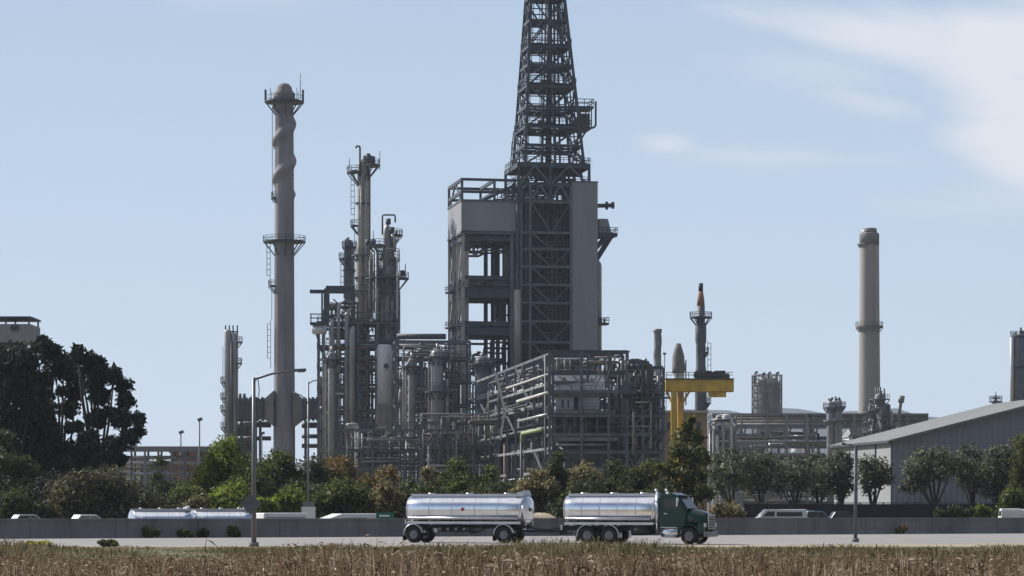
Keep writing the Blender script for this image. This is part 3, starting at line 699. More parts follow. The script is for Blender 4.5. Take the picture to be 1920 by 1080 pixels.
MB().beam(g(g.u(581), 1, Z(546, 565)), g(g.u(662), 1, Z(546, 565)), .5, .8).beam(g(g.u(611), 8, Z(538, 565)), g(g.u(665), 8, Z(538, 565)), .7, .7).beam(g(g.u(611), 1, Z(538, 565)), g(g.u(665), 1, Z(538, 565)), .6, .7).build('hoist_beam', 'steel_dark', t)
MB().beam(g(g.u(604), .5, zs[-1]), g(g.u(604), .5, Z(548, 565)), .4).beam(g(g.u(625), 1, Z(580, 565)), g(g.u(650), 1, Z(560, 565)), .3).beam(g(g.u(625), 1, Z(560, 565)), g(g.u(650), 1, Z(585, 565)), .28).build('brace', 'steel_mid', t)
tangle(t, g, 75, (0, 17), (-1, 11), (Z(860, 565), Z(640, 565)), (.08, .3))
tangle(t, g, 24, (1, 10), (0, 10), (Z(640, 565), Z(560, 565)), (.12, .36), ('pipe_dark', 'steel_mid', 'pipe_silver'))
for p, r, a, b in ((607, .35, 860, 610), (622, .65, 850, 605), (635, .4, 700, 575), (650, .5, 840, 590), (660, .75, 860, 620)):
    vpipe(t, [g.px(p, a, -.7), g.px(p, b, -.7), g.px(p + 3, b - 6, 1)], r, rnd.choice(('pipe_silver', 'jacket')))
# drum on its left corner
D = 563
k = thing('overhead_drum', 'white bottomed drum with caged landing on the upper left corner of the steel frame', 'drum', at(597, 620, D))
MB().cyl(at(587, 618, D), at(612, 618, D), 1.0, n=16).cyl(at(585, 618, D), at(587, 618, D), .55, 1.0, n=16).build('shell', 'jacket_white', k)
mb = MB(); c = at(596, 607, D); mb.box(c, (3.2, 3, .5)); d = mb.build('platform', 'steel_dark', k)
q = [c + Vector((sx * 1.5, sy * 1.4, .25)) for sx, sy in ((1, -1), (-1, -1), (-1, 1), (1, 1))]; railing(d, q, h=1.8, m='steel_dark', t=.12)
MB().beam(at(590, 618, D), at(604, 660, D), .3).beam(at(605, 618, D), at(605, 660, D), .3).build('support', 'steel_dark', k)

# ================================================================= pipe rack and vessels between columns and coker
g = Grid(X(742, 548), 548, 6)
t = thing('process_structure', 'grey two-bay pipe rack between the white lower drum and the refinery tower', 'steel structure', (*g(6, 4, 0).xy, 0))
zs = [Z(p, 548) for p in (845, 800, 760, 715, 672, 640)]
steel_frame(t, g, [0, 5.5, 11, 15.5], [0, 7], zs, .45, .35, 'steel_mid', (2, 3, 4), (2, 3, 4), [('f', 0, 3, 'x'), ('f', 2, 4, 'x'), ('f', 1, 2, '/'), ('f', 0, 1, 'v'), ('f', 2, 2, '\\'), ('b', 0, 4, 'x')])
vpipe(t, [g.px(744, 631, 1), g.px(836, 631, 1)], .6, 'pipe_dark'); vpipe(t, [g.px(746, 650, 3), g.px(824, 650, 3), g.px(829, 690, 3)], .6, 'pipe_dark')
tangle(t, g, 95, (0, 14), (-1.5, 7), (Z(870, 548), Z(645, 548)), (.07, .28))
def column_top(t, c, r, zt, D, n=1, m='steel_dark'):
    for k in range(n): platform(t, c[0], c[1], zt - 1.5 - k * 7, r, r + 1.3, m=m)
    MB().cyl((c[0], c[1], zt - .5), (c[0], c[1], zt + 1.2), .25, n=8).build('nozzle', 'pipe_silver', t)
for lab, px, D, y0, y1, hw, m in (
    ('pale upright vessel with square platform in the pipe rack just left of the refinery tower', 820, 535, 880, 655, 12, 'jacket'),
    ('thin grey upright vessel standing left of the pale vessel in the pipe rack', 772, 540, 880, 672, 7, 'steel_light'),
    ('slim bright upright pipe-like vessel at the left end of the steel frame', 622, 552, 870, 660, 7, 'jacket'),
    ('stout dark vessel behind the rack, right of the white painted drum', 797, 590, 880, 690, 16, 'steel_dark')):
    t, c, r, zb, zt = vessel_v('pressure_vessel', lab, 'vessel', px, D, y0, y1, hw, m)
    column_top(t, c, r, zt, D, 2 if hw > 9 else 1); ladder(t, c[0] + r + .3, c[1] - .6, zb, zt - 1.5, 0)
    vpipe(t, [(c[0] - r - .4, c[1] - .5, zb), (c[0] - r - .4, c[1] - .5, zt - 2), (c[0] - r * .3, c[1], zt + .2)], .22, 'pipe_silver')
D = 540
t = thing('vent_stack', 'bent white vent pipe curling over in front of the steel frame, above the bushes', 'pipe', (X(672, D), D, 0))
vpipe(t, [at(670, 900, D), at(670, 812, D), at(668, 797, D), at(656, 797, D), at(650, 800, D)], .55, 'pipe_light', 'pipe'); 

# ================================================================= long pipe rack receding beside the coker, and its front unit
VPX = 312.0; ang = math.degrees(math.atan((VPX - 960) / F))     # its long side runs back towards this column of the view
D0 = 425.0
g = Grid(X(1037, D0), D0, -ang)         # u to the right, v back and to the left
def zr(py): return Z(py, D0)
W = (1167 - 1037) / F * D0 / math.cos(R(ang))
t = thing('pipe_rack', 'long steel pipe rack running back leftwards below the refinery tower', 'pipe rack', (*g(W / 2, 50, 0).xy, 0))
lv = [zr(p) for p in (885, 840, 800, 758, 717, 661)]
vs = [0, 11, 22, 34, 46, 58, 71, 84, 98, 112, 124]
for i, v in enumerate(vs):
    for u in (0, W / 2, W):
        top = lv[-1] if (i < 6 or i in (8, 9)) else lv[-2]
        MB().beam(g(u, v, 0), g(u, v, top), .42).build('column', 'steel_mid', t)
for k, z in enumerate(lv):
    last = len(vs) - 1 if k < 5 else 9
    for i, v in enumerate(vs[:last + 1]):
        if rnd.random() < .9: MB().beam(g(-.2, v, z), g(W + .2, v, z), .32, .5).build('cross_beam', 'steel_mid', t)
    for u in (0, W):
        for a, b in ((0, 3), (3, 5), (5, 7), (7, last)):
            if (k == 5 and a < 5) or rnd.random() < .55: MB().beam(g(u, vs[a], z), g(u, vs[b], z), .3, .42).build('side_beam', ('steel_light' if rnd.random() < .6 else 'steel_mid') if u == 0 else 'steel_mid', t)
for i, k, kind in ((0, 5, '/'), (2, 4, 'x'), (4, 3, '/'), (5, 5, '\\'), (6, 2, 'x'), (1, 1, '/'), (3, 5, 'x'), (7, 4, 'x')):
    a, b = vs[i], vs[i + 1]; z0, z1 = lv[k - 1], lv[k]; mb = MB()
    if kind in '/x': mb.beam(g(-.05, a, z0), g(-.05, b, z1), .28)
    if kind in '\\x': mb.beam(g(-.08, b, z0), g(-.08, a, z1), .27)
    mb.build('brace', 'steel_mid', t)
for k in (1, 2, 3, 4):                                  # pipes lying along the rack
    for j in range(6):
        u = .6 + (W - 1.2) * (j + rnd.uniform(.1, .7)) / 6; r = rnd.uniform(.14, .38); a, b = rnd.choice(((0, 120), (8, 100), (0, 70), (30, 124)))
        z = lv[k] + .3 + r
        pts = [g(u, a, z), g(u, b, z)]
        if rnd.random() < .6: pts = [g(u, a, z - rnd.uniform(2, 4))] + pts
        if rnd.random() < .5: pts.append(g(u, b, z + rnd.uniform(2, 5)))
        vpipe(t, pts, r, rnd.choice(('pipe_silver', 'pipe_dark', 'pipe_tan', 'pipe_silver', 'pipe_light')))
for z, u, r, m_ in ((zr(735), -.4, .28, 'pipe_light'), (zr(776), -.5, .25, 'pipe_silver'), (zr(700), -.3, .2, 'pipe_light')): vpipe(t, [g(u, 3, z), g(u, rnd.uniform(35, 60), z)], r, m_)
vpipe(t, [g(-.6, 8, zr(803)), g(-.6, 33, zr(803)), g(-.6, 33, zr(820))], .34, 'pipe_green')
d = MB(); g.box(d, 0, W, 20, 110, lv[2] + .9, lv[2] + 1.0); d.build('deck', 'grating', t)
d = MB(); g.box(d, 0, W, 60, 120, lv[4] + .9, lv[4] + 1.0); d.build('deck', 'grating', t)
railing(t, [g(-.2, 30, lv[3] + .5), g(-.2, 110, lv[3] + .5)], m='steel_light'); railing(t, [g(-.2, 50, lv[4] + .6), g(-.2, 118, lv[4] + .6)], m='steel_mid')
tangle(t, g, 60, (-.8, W), (3, 118), (2, lv[5]), (.08, .3), ('pipe_dark', 'steel_mid', 'pipe_silver', 'pipe_tan'), vert=.7)
for p0, q0, p1, q1 in ((930, 700, 946, 770), (946, 770, 938, 825), (1030, 745, 1037, 800)):
    D = 470; MB().beam(at(p0, q0, D), at(p1, q1, D), .45).build('leaning_strut', 'pipe_light', t)

# ---- front unit
g = Grid(X(1037, D0 - 1), D0 - 1.0, 1.5)
t = thing('process_structure', 'front steel unit below the refinery tower wrapped round a ribbed grey housing', 'steel structure', (*g(8, 4, 0).xy, 0))
W2 = g.u(1243)
us = [-.6, g.u(1090), g.u(1141), W + .6, g.u(1205), W2]
zs = [zr(p) for p in (880, 848, 815, 780, 735)]
steel_frame(t, g, us, [-.6, 9], zs, .45, .34, 'steel_mid', (1, 3), (3, 4), [('f', 3, 3, 'x'), ('f', 4, 2, '/'), ('f', 4, 4, 'x'), ('f', 3, 1, 'v')])
for u in us[:4]:
    for v in (-.6, 9): MB().beam(g(u, v, zs[-1]), g(u, v, zr(661)), .5).build('column', 'steel_mid', t)
for py, v in ((661, -.6), (661, 9), (700, -.6)): MB().beam(g(us[0], v, zr(py)), g(us[3], v, zr(py)), .45, .6).build('top_beam', 'steel_dark', t)
for u in (us[4], us[5]):
    for v in (-.6, 9): MB().beam(g(u, v, zs[-1]), g(u, v, zr(690)), .4).build('column', 'steel_mid', t)
MB().beam(g(us[3], -.6, zr(690)), g(us[5], -.6, zr(690)), .35, .5).build('top_beam', 'steel_dark', t)
for a, b, y0, y1 in ((1048, 1075, 705, 730), (1075, 1100, 705, 732), (1105, 1128, 730, 690), (1115, 1142, 730, 672), (1128, 1155, 728, 668)):
    MB().beam(g.px(a, y0, -.9), g.px(b, y1, -.9), .25).build('brace', 'steel_light', t)
tangle(t, g, 26, (.5, us[3]), (3, 8.5), (zr(712), zr(665)), (.1, .26), ('pipe_silver', 'pipe_dark', 'steel_mid', 'pipe_tan'))
tangle(t, g, 70, (us[2] + 1, W2), (-1.2, 8), (zr(870), zr(672)), (.09, .28), ('pipe_silver', 'pipe_dark', 'pipe_light', 'steel_mid', 'pipe_silver'), .5)
for p, y0, y1 in ((1205, 760, 676), (1216, 760, 678), (1222, 800, 684)):
    vpipe(t, [g.px(p - 26, y1 + 14, -1), g.px(p - 26, y1, -1), g.px(p, y1, -1), g.px(p, y0, -1)], .32, 'pipe_dark')
for p, y in ((1192, 690), (1246, 664), (1178, 660)): MB().cyl(g.px(p, 735, -.5), g.px(p, y, -.5), .09, n=6).box(g.px(p, y - 1, -.5), (.5, .5, .3)).build('lamp_post', 'steel_light', t)
for p, q in ((1178, 738), (1225, 745), (1240, 746), (1160, 800), (1235, 808)):
    mb = MB(); c = g.px(p, q, -1.5); mb.box(c, (2.6, 1.8, .25)); d = mb.build('platform', 'steel_dark', t)
    railing(d, [c + Vector((-1.2, -.8, .1)), c + Vector((1.2, -.8, .1)), c + Vector((1.2, .8, .1))], m='steel_mid')
# ---- grey housing inside that unit
h = thing('equipment_house', 'ribbed grey housing with sloping pale roof framed by the front steel unit', 'equipment housing', (*g(6, 4, 0).xy, 0))
a, b = g.u(1042), g.u(1135)
mb = MB(); mb.hexa([g(a, 0, zr(735)), g(b, 0, zr(735)), g(b, 7, zr(735)), g(a, 7, zr(735)), g(a, 2.4, zr(703)), g(b, 2.4, zr(703)), g(b, 6, zr(703)), g(a, 6, zr(703))]); mb.build('roof', 'house_panel', h)
mb = MB(); g.box(mb, a - .2, b + .4, -.3, 7, zr(745), zr(735) - .02); mb.build('eaves_beam', 'steel_mid', h)
for p0, p1 in ((1042, 1076), (1085, 1124)):
    mb = MB(); g.box(mb, g.u(p0), g.u(p1), .2, 6.5, zr(769), zr(745)); mb.build('wall_panel', 'house_panel', h)
for p0, p1 in ((1053, 1057), (1064, 1067), (1126, 1132)):
    mb = MB(); g.box(mb, g.u(p0), g.u(p1), .1, .25, zr(766), zr(750)); mb.build('louvre', 'steel_dark', h)
mb = MB(); g.box(mb, g.u(1078), g.u(1083), 1.5, 6, zr(769), zr(745)); mb.build('doorway', 'steel_dark', h)
mb = MB(); g.box(mb, a - .2, b + 1.6, -.5, 7, zr(779), zr(770)); mb.build('floor_slab', 'steel_light', h)
mb = MB(); g.box(mb, a, b + .8, 2.5, 8, zr(812), zr(779)); mb.build('recess_wall', 'clad_dark', h)
for q in (1060, 1078, 1100, 1120): MB().cyl(g.px(q, 812, .8), g.px(q, 783, .8), .35, n=10).build('pump', 'steel_mid', h)
mb = MB(); g.box(mb, a - .2, b + 2, -.4, 7, zr(827), zr(820)); mb.build('floor_slab', 'steel_light', h)
for py, v, r in ((834, .3, .28), (816, .1, .35)): vpipe(h, [g.px(1044, py, v), g.px(1146, py, v)], r, 'pipe_silver')
k = thing('horizontal_drum', 'long dark horizontal drum under the grey housing, just above the bushes', 'drum', g.px(1096, 852, 1.5))
c0, c1 = g.px(1048, 851, 1.5), g.px(1146, 851, 1.5); dv = (c1 - c0).normalized()
MB().cyl(c0, c1, 1.25, n=20).cyl(c0 - dv * .5, c0, .6, 1.25, n=20).cyl(c1, c1 + dv * .5, 1.25, .6, n=20).build('shell', 'steel_mid', k)
for f_ in (.2, .8):
    p = c0.lerp(c1, f_); MB().box((p.x, p.y, p.z / 2 - .3), (.6, 2.2, p.z - .6)).build('saddle', 'steel_dark', k)
# ---- vessels lying or standing among the pipes of the rack
gr = Grid(X(1037, D0), D0, -ang)
for j, (v, z, r, l, m_) in enumerate(((16, lv[1], 1.1, 6, 'jacket'), (30, lv[1], .9, 7, 'steel_mid'), (47, lv[2], 1.2, 7, 'steel_light'), (63, lv[1], 1.1, 7, 'jacket'), (80, lv[3], 1.3, 7, 'steel_mid'), (95, lv[2], 1.2, 7, 'steel_mid'), (108, lv[1], 1.3, 7, 'jacket'), (40, lv[4], .9, 6, 'steel_light'), (88, lv[4], 1.0, 7, 'jacket'))):
    a, b = gr(1, v, z + .35 + r), gr(1 + l, v, z + .35 + r); k = thing('heat_exchanger', 'short horizontal exchanger half hidden among the pipes of the long rack', 'heat exchanger', (a + b) / 2, 'exchangers in the long pipe rack')
    d = (b - a).normalized(); MB().cyl(a, b, r, n=14).build('shell', m_, k); MB().cyl(a - d * .4, a, r * 1.15, n=14).build('channel_flange', 'steel_mid', k); MB().cyl(b, b + d * .25, r * 1.15, n=14).build('channel_flange', 'steel_mid', k)
    MB().beam(a + d * 1 - Vector((0, 0, r + .3)), a + d - Vector((0, 0, r * .8)), .5).build('saddle', 'steel_dark', k)
for lab, px, D, y0, y1, hw, m_ in (
    ('dark upright drum under the open floors of the refinery tower', 905, 530, 880, 668, 15, 'steel_mid'),
    ('narrow upright vessel right of the ribbed grey housing', 1152, 428, 880, 745, 8, 'steel_light'),
    ('blue-grey upright vessel at the right end of the front steel unit', 1222, 431, 880, 720, 9, 'galv'),
    ('stout upright vessel behind the front unit, below the plain tower panel', 1185, 470, 880, 690, 15, 'steel_mid'),
    ('wide dark vessel behind the long rack, under the dark shaft of the tower', 985, 545, 880, 690, 22, 'steel_dark')):
    t, c, r, zb, zt = vessel_v('pressure_vessel', lab, 'vessel', px, D, y0, y1, hw, m_)
    column_top(t, c, r, zt, D, 2); ladder(t, c[0] - r - .3, c[1] - .6, zb, zt - 1.5, 180)
    vpipe(t, [(c[0] + r + .4, c[1] - .5, zb), (c[0] + r + .4, c[1] - .5, zt - 2), (c[0] + r * .3, c[1], zt + .2)], .25, 'pipe_silver')
D = 505; g3 = Grid(X(640, D), D, 4)
t = thing('pipe_manifold', 'low tangled pipe manifold in front of the columns, just above the brown bushes', 'pipework', (*g3(8, 3, 0).xy, 0))
steel_frame(t, g3, [0, 6, 12, 18], [0, 5], [Z(p, D) for p in (880, 845, 806)], .35, .28, 'steel_mid', (1,), (1, 2)); tangle(t, g3, 60, (0, 19), (-1, 5), (1, Z(800, D)), (.08, .24), ('pipe_silver', 'pipe_dark', 'pipe_dark', 'steel_mid', 'steel_light'), .5)
D = 500; g3 = Grid(X(790, D), D, 5)
t = thing('pipe_manifold', 'dense pipe manifold left of the long rack, below the pale vessel', 'pipework', (*g3(8, 3, 0).xy, 0))
steel_frame(t, g3, [0, 5, 10, 15], [0, 6], [Z(p, D) for p in (880, 840, 792)], .35, .28, 'steel_mid', (1,), (1, 2), [('f', 0, 2, 'x'), ('f', 2, 1, '/')]); tangle(t, g3, 88, (0, 15), (-1, 6), (1, Z(775, D)), (.08, .26), ('pipe_silver', 'pipe_dark', 'pipe_dark', 'steel_mid', 'steel_light', 'pipe_tan'), .5)
# low equipment building behind everything, filling the base of the plant
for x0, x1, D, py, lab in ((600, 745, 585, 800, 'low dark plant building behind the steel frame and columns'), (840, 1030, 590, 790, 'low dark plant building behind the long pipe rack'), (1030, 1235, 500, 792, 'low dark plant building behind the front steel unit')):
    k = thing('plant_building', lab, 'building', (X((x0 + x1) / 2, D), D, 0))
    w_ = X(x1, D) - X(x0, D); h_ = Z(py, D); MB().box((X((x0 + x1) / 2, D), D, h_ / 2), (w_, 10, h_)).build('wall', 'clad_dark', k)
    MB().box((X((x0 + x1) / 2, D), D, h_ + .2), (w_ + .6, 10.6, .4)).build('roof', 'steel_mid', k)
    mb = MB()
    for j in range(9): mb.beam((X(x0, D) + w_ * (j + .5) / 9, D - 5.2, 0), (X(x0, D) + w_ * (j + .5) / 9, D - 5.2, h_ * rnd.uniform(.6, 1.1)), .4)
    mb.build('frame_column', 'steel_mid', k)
# ================================================================= right hand plant
def shaft(name, label, cat, px, D, prof, m, **kw):
    t = thing(name, label, cat, (X(px, D), D, 0)); MB().lathe((X(px, D), D, 0), [(hw / F * D, max(-.5, Z(py, D))) for hw, py in prof], 24, kw.get('mod')).build('shaft', m, t)
    return t, X(px, D), D / F
D = 520
def wob(r, z, a): return r * (1 + .16 * max(0, math.cos(a - z * 1.1))) if z > Z(705, D) else r
pr = [(7.5, 945), (7.5, 706)] + [(6.8, 705 - k * 2.2) for k in range(37)] + [(8, 622), (8, 617)]
t, xc, S = shaft('vent_stack', 'short grey wavy stack behind the right end of the front steel unit', 'stack', 1233, D, pr, 'steel_light', mod=wob)
platform(t, xc, D, Z(706, D), 7 * S, 13 * S, -40, 120); ladder(t, xc + 9 * S, D, Z(860, D), Z(706, D), 0)
D = 640
t, xc, S = shaft('vent_stack', 'pale two-tone column with knobbly top behind the yellow crane beam', 'column', 1272, D, [(11, 945), (11, 690), (10, 672), (7, 662), (5, 655), (4, 646)], 'jacket_white')
MB().lathe((xc, D, 0), [(11.6 * S, Z(700, D)), (12 * S, Z(690, D)), (11.2 * S, Z(668, D)), (8 * S, Z(656, D)), (4.5 * S, Z(644, D))], 18).build('cap', 'stack_cap', t)
platform(t, xc, D, Z(690, D), 11 * S, 14 * S, 0, 90); vpipe(t, [at(1286, 760, D), at(1286, 675, D)], .15, 'steel_mid')
D = 620
t, xc, S = shaft('flare_stack', 'dark slim stack with burnt orange neck, black tip and one gallery', 'stack', 1314, D, [(12, 945), (11, 700), (9, 685), (9, 645), (10.5, 640), (10.5, 612), (8, 606), (7.5, 574)], 'steel_mid')
MB().lathe((xc, D, 0), [(7.5 * S, Z(574, D)), (6.5 * S, Z(560, D)), (4.2 * S, Z(546, D))], 16).build('neck', 'brick_wall', t)
MB().lathe((xc, D, 0), [(4.3 * S, Z(547, D)), (4.3 * S, Z(531, D))], 16).build('tip', 'truck_black', t)
platform(t, xc, D, Z(594, D), 7.5 * S, 21 * S); ladder(t, xc + 13 * S, D, Z(775, D), Z(640, D), 0); platform(t, xc, D, Z(660, D), 9 * S, 15 * S, -40, 60); platform(t, xc, D, Z(755, D), 10 * S, 18 * S, -50, 50)
# yellow crane
D = 480; S = D / F
t = thing('gantry_crane', 'yellow cantilever crane beam on two yellow legs with brown machinery on top', 'crane', (X(1270, D), D, 0))
MB().box((X(1311, D), D, Z(723.5, D)), (X(1375, D) - X(1247, D), 2.6, 23 * S)).build('beam', 'yellow', t, bevel=.12)
MB().box((X(1311, D), D, Z(711.5, D) + .07), (X(1376, D) - X(1246, D), 3.0, .14)).build('deck', 'steel_mid', t)
mb = MB()
for p in range(1256, 1372, 14): mb.box((X(p, D), D, Z(723.5, D)), (.14, 2.75, 21 * S))
mb.build('stiffener', 'yellow', t)
for p in (1262.5, 1276): MB().beam((X(p, D), D + (1 if p > 1270 else -.8), 0), (X(p, D), D + (1 if p > 1270 else -.8), Z(735, D)), .95).build('leg', 'yellow', t)
railing(t, [(X(1249, D), D - 1.4, Z(711, D) + .1), (X(1373, D), D - 1.4, Z(711, D) + .1)], m='steel_mid', t=.12)
mb = MB()
for _ in range(26):
    p = rnd.uniform(1304, 1366); q = rnd.uniform(696, 708); hh = abs(q - 711) * S; mb.box((X(p, D), D + rnd.uniform(-.8, .8), Z(711, D) + hh / 2 + .1), (rnd.uniform(.4, 1.6), rnd.uniform(.5, 1.4), hh))
mb.build('hoist_machinery', 'machine_olive', t)
mb = MB()
for p in (1308, 1330, 1342): mb.cyl((X(p, D), D - .9, Z(703, D)), (X(p, D), D + .9, Z(703, D)), .75, n=14)
mb.build('hoist_drum', 'machine_olive', t)
MB().box((X(1345, D), D, Z(740, D)), (X(1362, D) - X(1330, D), 1.8, 9 * S)).build('trolley', 'yellow', t)
MB().beam((X(1250, D), D, Z(735, D)), (X(1262, D), D, Z(760, D)), .4).beam((X(1292, D), D, Z(735, D)), (X(1277, D), D, Z(760, D)), .4).build('knee_brace', 'yellow', t)
D = 560
t = thing('plant_building', 'low tan block building behind the yellow crane legs', 'building', (X(1275, D), D, 0))
MB().box((X(1276, D), D, Z(776, D) / 2), (X(1322, D) - X(1230, D), 12, Z(776, D))).build('wall', 'orange_wall', t); MB().box((X(1276, D), D, Z(776, D) + .25), (X(1325, D) - X(1228, D), 12.8, .5)).build('roof', 'cream_wall', t)
mb = MB()
for p in (1238, 1252, 1290, 1306): mb.box((X(p, D), D - 6.02, Z(800, D)), (.9, .1, 1.6))
mb.build('window', 'steel_dark', t)
# scaffolded tank
D = 820; S = D / F; xc = X(1438, D)
t = thing('storage_tank', 'tall round tank wrapped in ring galleries and scaffolding on the far plant', 'tank', (xc, D, 0))
MB().lathe((xc, D, 0), [(25 * S, 0), (25 * S, Z(722, D)), (20 * S, Z(712, D)), (8 * S, Z(706, D)), (2 * S, Z(704, D))], 28).build('shell', 'steel_light', t)
for py in (776, 762, 748, 734, 720): platform(t, xc, D, Z(py, D), 25 * S, 28 * S, m='steel_light', brk=False)
mb = MB()
for k in range(14):
    a = 2 * math.pi * k / 14; c, s = math.cos(a) * 28 * S, math.sin(a) * 28 * S; mb.beam((xc + c, D + s, 0), (xc + c, D + s, Z(702 + (k % 3) * 2, D)), .3)
for k in range(28):
    a, b = 2 * math.pi * k / 28, 2 * math.pi * (k + 1) / 28; mb.beam((xc + math.cos(a) * 28 * S, D + math.sin(a) * 28 * S, Z(704, D)), (xc + math.cos(b) * 28 * S, D + math.sin(b) * 28 * S, Z(704, D)), .35)
mb.build('scaffolding', 'steel_light', t)
for p in (1416, 1430, 1441, 1456): vpipe(t, [at(p, 720, D - 2), at(p, 698 + p % 3, D - 2), at(p + 5, 698 + p % 3, D - 2)], .35, 'steel_mid')
# elevated pipe bridge
D = 700; S = D / F
t = thing('pipe_bridge', 'long low pipe bridge on paired posts between the scaffolded tank and the warehouse', 'pipe bridge', (X(1480, D), D, 0))
for py, r, m_ in ((780, .5, 'pipe_tan'), (785, .7, 'pipe_silver'), (791, .6, 'pipe_tan'), (797, .8, 'steel_light')): vpipe(t, [at(1335, py, D + rnd.uniform(-1, 1)), at(1740, py, D + rnd.uniform(-1, 1))], r, m_)
for py in (777, 802): MB().box((X(1537, D), D, Z(py, D)), (X(1740, D) - X(1335, D), 3, .5)).build('beam', 'steel_light', t)
for p in (1343, 1390, 1438, 1474, 1512, 1524, 1560, 1600, 1650, 1700):
    for v in (-1.5, 1.5): MB().beam((X(p, D), D + v, 0), (X(p, D), D + v, Z(776, D)), .8 if p in (1474, 1512) else .5).build('post', 'steel_light', t)
    MB().beam((X(p - 8, D), D - 1.5, Z(803, D)), (X(p, D), D - 1.5, Z(825, D)), .5).beam((X(p + 8, D), D - 1.5, Z(803, D)), (X(p, D), D - 1.5, Z(825, D)), .5).build('brace', 'steel_light', t)
tangle(t, Grid(X(1335, D), D, 0), 45, (0, 40), (-2, 2), (2, Z(800, D)), (.2, .5), ('pipe_silver', 'pipe_tan', 'steel_light', 'pipe_dark'))
# far sheds under the bridge
D = 760
for x0, x1, py, lab, m_ in ((1368, 1432, 818, 'dark flat industrial shed under the far pipe bridge', 'steel_mid'), (1432, 1472, 822, 'pale far shed right below the scaffolded tank', 'jacket_white'), (1484, 1512, 810, 'bright domed far tank framed by the posts of the pipe bridge', 'jacket_white'), (1586, 1616, 795, 'white gabled far shed at the foot of the tan chimney', 'white_paint')):
    k = thing('far_shed', lab, 'shed', (X((x0 + x1) / 2, D), D, 0)); w_ = X(x1, D) - X(x0, D); h_ = Z(py, D)
    if 'tank' in lab: MB().lathe((X((x0 + x1) / 2, D), D, 0), [(w_ / 2, 0), (w_ / 2, h_ * .85), (w_ * .3, h_ * .97), (w_ * .05, h_)], 20).build('shell', m_, k)
    else:
        MB().box((X((x0 + x1) / 2, D), D, h_ * .42), (w_, 14, h_ * .84)).build('wall', m_, k)
        xa, xb = X(x0, D) - .4, X(x1, D) + .4; MB().prism([(xa, h_ * .84), (xb, h_ * .84), ((xa + xb) / 2, h_)], D - 7.4, D + 7.4).build('roof', 'shed_roof', k)
D = 670
k = thing('process_structure', 'small far steel frame with pale vessels left of the pipe bridge, behind the willow', 'steel structure', (X(1355, D), D, 0))
g = Grid(X(1332, D), D, 0); steel_frame(k, g, [0, 3, 6.5], [0, 4], [Z(p, D) for p in (880, 840, 812, 790)], .4, .3, 'steel_light', (2,), (2, 3)); tangle(k, g, 34, (0, 7), (-1, 4), (2, Z(778, D)), (.15, .45), ('pipe_silver', 'pipe_light', 'steel_light', 'pipe_dark'))
for lab, px, y1, hw in (('small pale drum on the far frame left of the pipe bridge', 1362, 776, 8), ('slender pale drum behind the small far frame', 1342, 784, 6)):
    t, c, r, zb, zt = vessel_v('pressure_vessel', lab, 'vessel', px, D + 2, 860, y1, hw, 'jacket_white')
# paired columns near the bridge
D = 690; S = D / F
for px, y1, hw, lab in ((1557, 752, 7, 'pale column with knobbly top at the pipe bridge, left of its twin'), (1571, 750, 8, 'pale column with knobbly top right of its twin at the pipe bridge')):
    t, c, r, zb, zt = vessel_v('pressure_vessel', lab, 'column', px, D, 870, y1, hw, 'jacket'); platform(t, c[0], c[1], zt - 1.6, r, r + 1.0, m='steel_mid'); platform(t, c[0], c[1], zt - 5, r, r + .9, m='steel_light', rail=False)
    mb = MB()
    for _ in range(4): mb.cyl((c[0] + rnd.uniform(-r, r), c[1], zt - .6), (c[0] + rnd.uniform(-r, r), c[1], zt + rnd.uniform(.4, 1.2)), .25, n=7)
    mb.build('nozzle', 'steel_mid', t)
# tan chimney on the right
D = 760
t, xc, S = shaft('chimney', 'broad tan concrete chimney with darker cap and two collars, on the right', 'chimney', 1630, D, [(21.5, 945), (21, 800), (19.2, 610), (18.2, 462), (18.2, 458)], 'stack_tan')
MB().lathe((xc, D, 0), [(18.4 * S, Z(460, D)), (18.6 * S, Z(440, D)), (17 * S, Z(437, D))], 28).build('cap', 'stack_cap', t)
MB().lathe((xc + 1 * S, D, 0), [(13 * S, Z(440, D)), (13 * S, Z(429, D)), (11 * S, Z(428, D))], 24).build('flue', 'stack_cap', t)
MB().cyl((xc - 9 * S, D - 5 * S, Z(438, D)), (xc - 9 * S, D - 5 * S, Z(432, D)), 5 * S, n=14).build('hatch_hood', 'white_paint', t)
platform(t, xc, D, Z(457, D), 18 * S, 23 * S, 150, 240, m='steel_light', rail=False); platform(t, xc, D, Z(611, D), 19 * S, 26 * S, m='stack_cap', th=.6)
ladder(t, xc + 13 * S, D - 14 * S, Z(606, D), Z(462, D), -50, 'white_paint', cage=False)
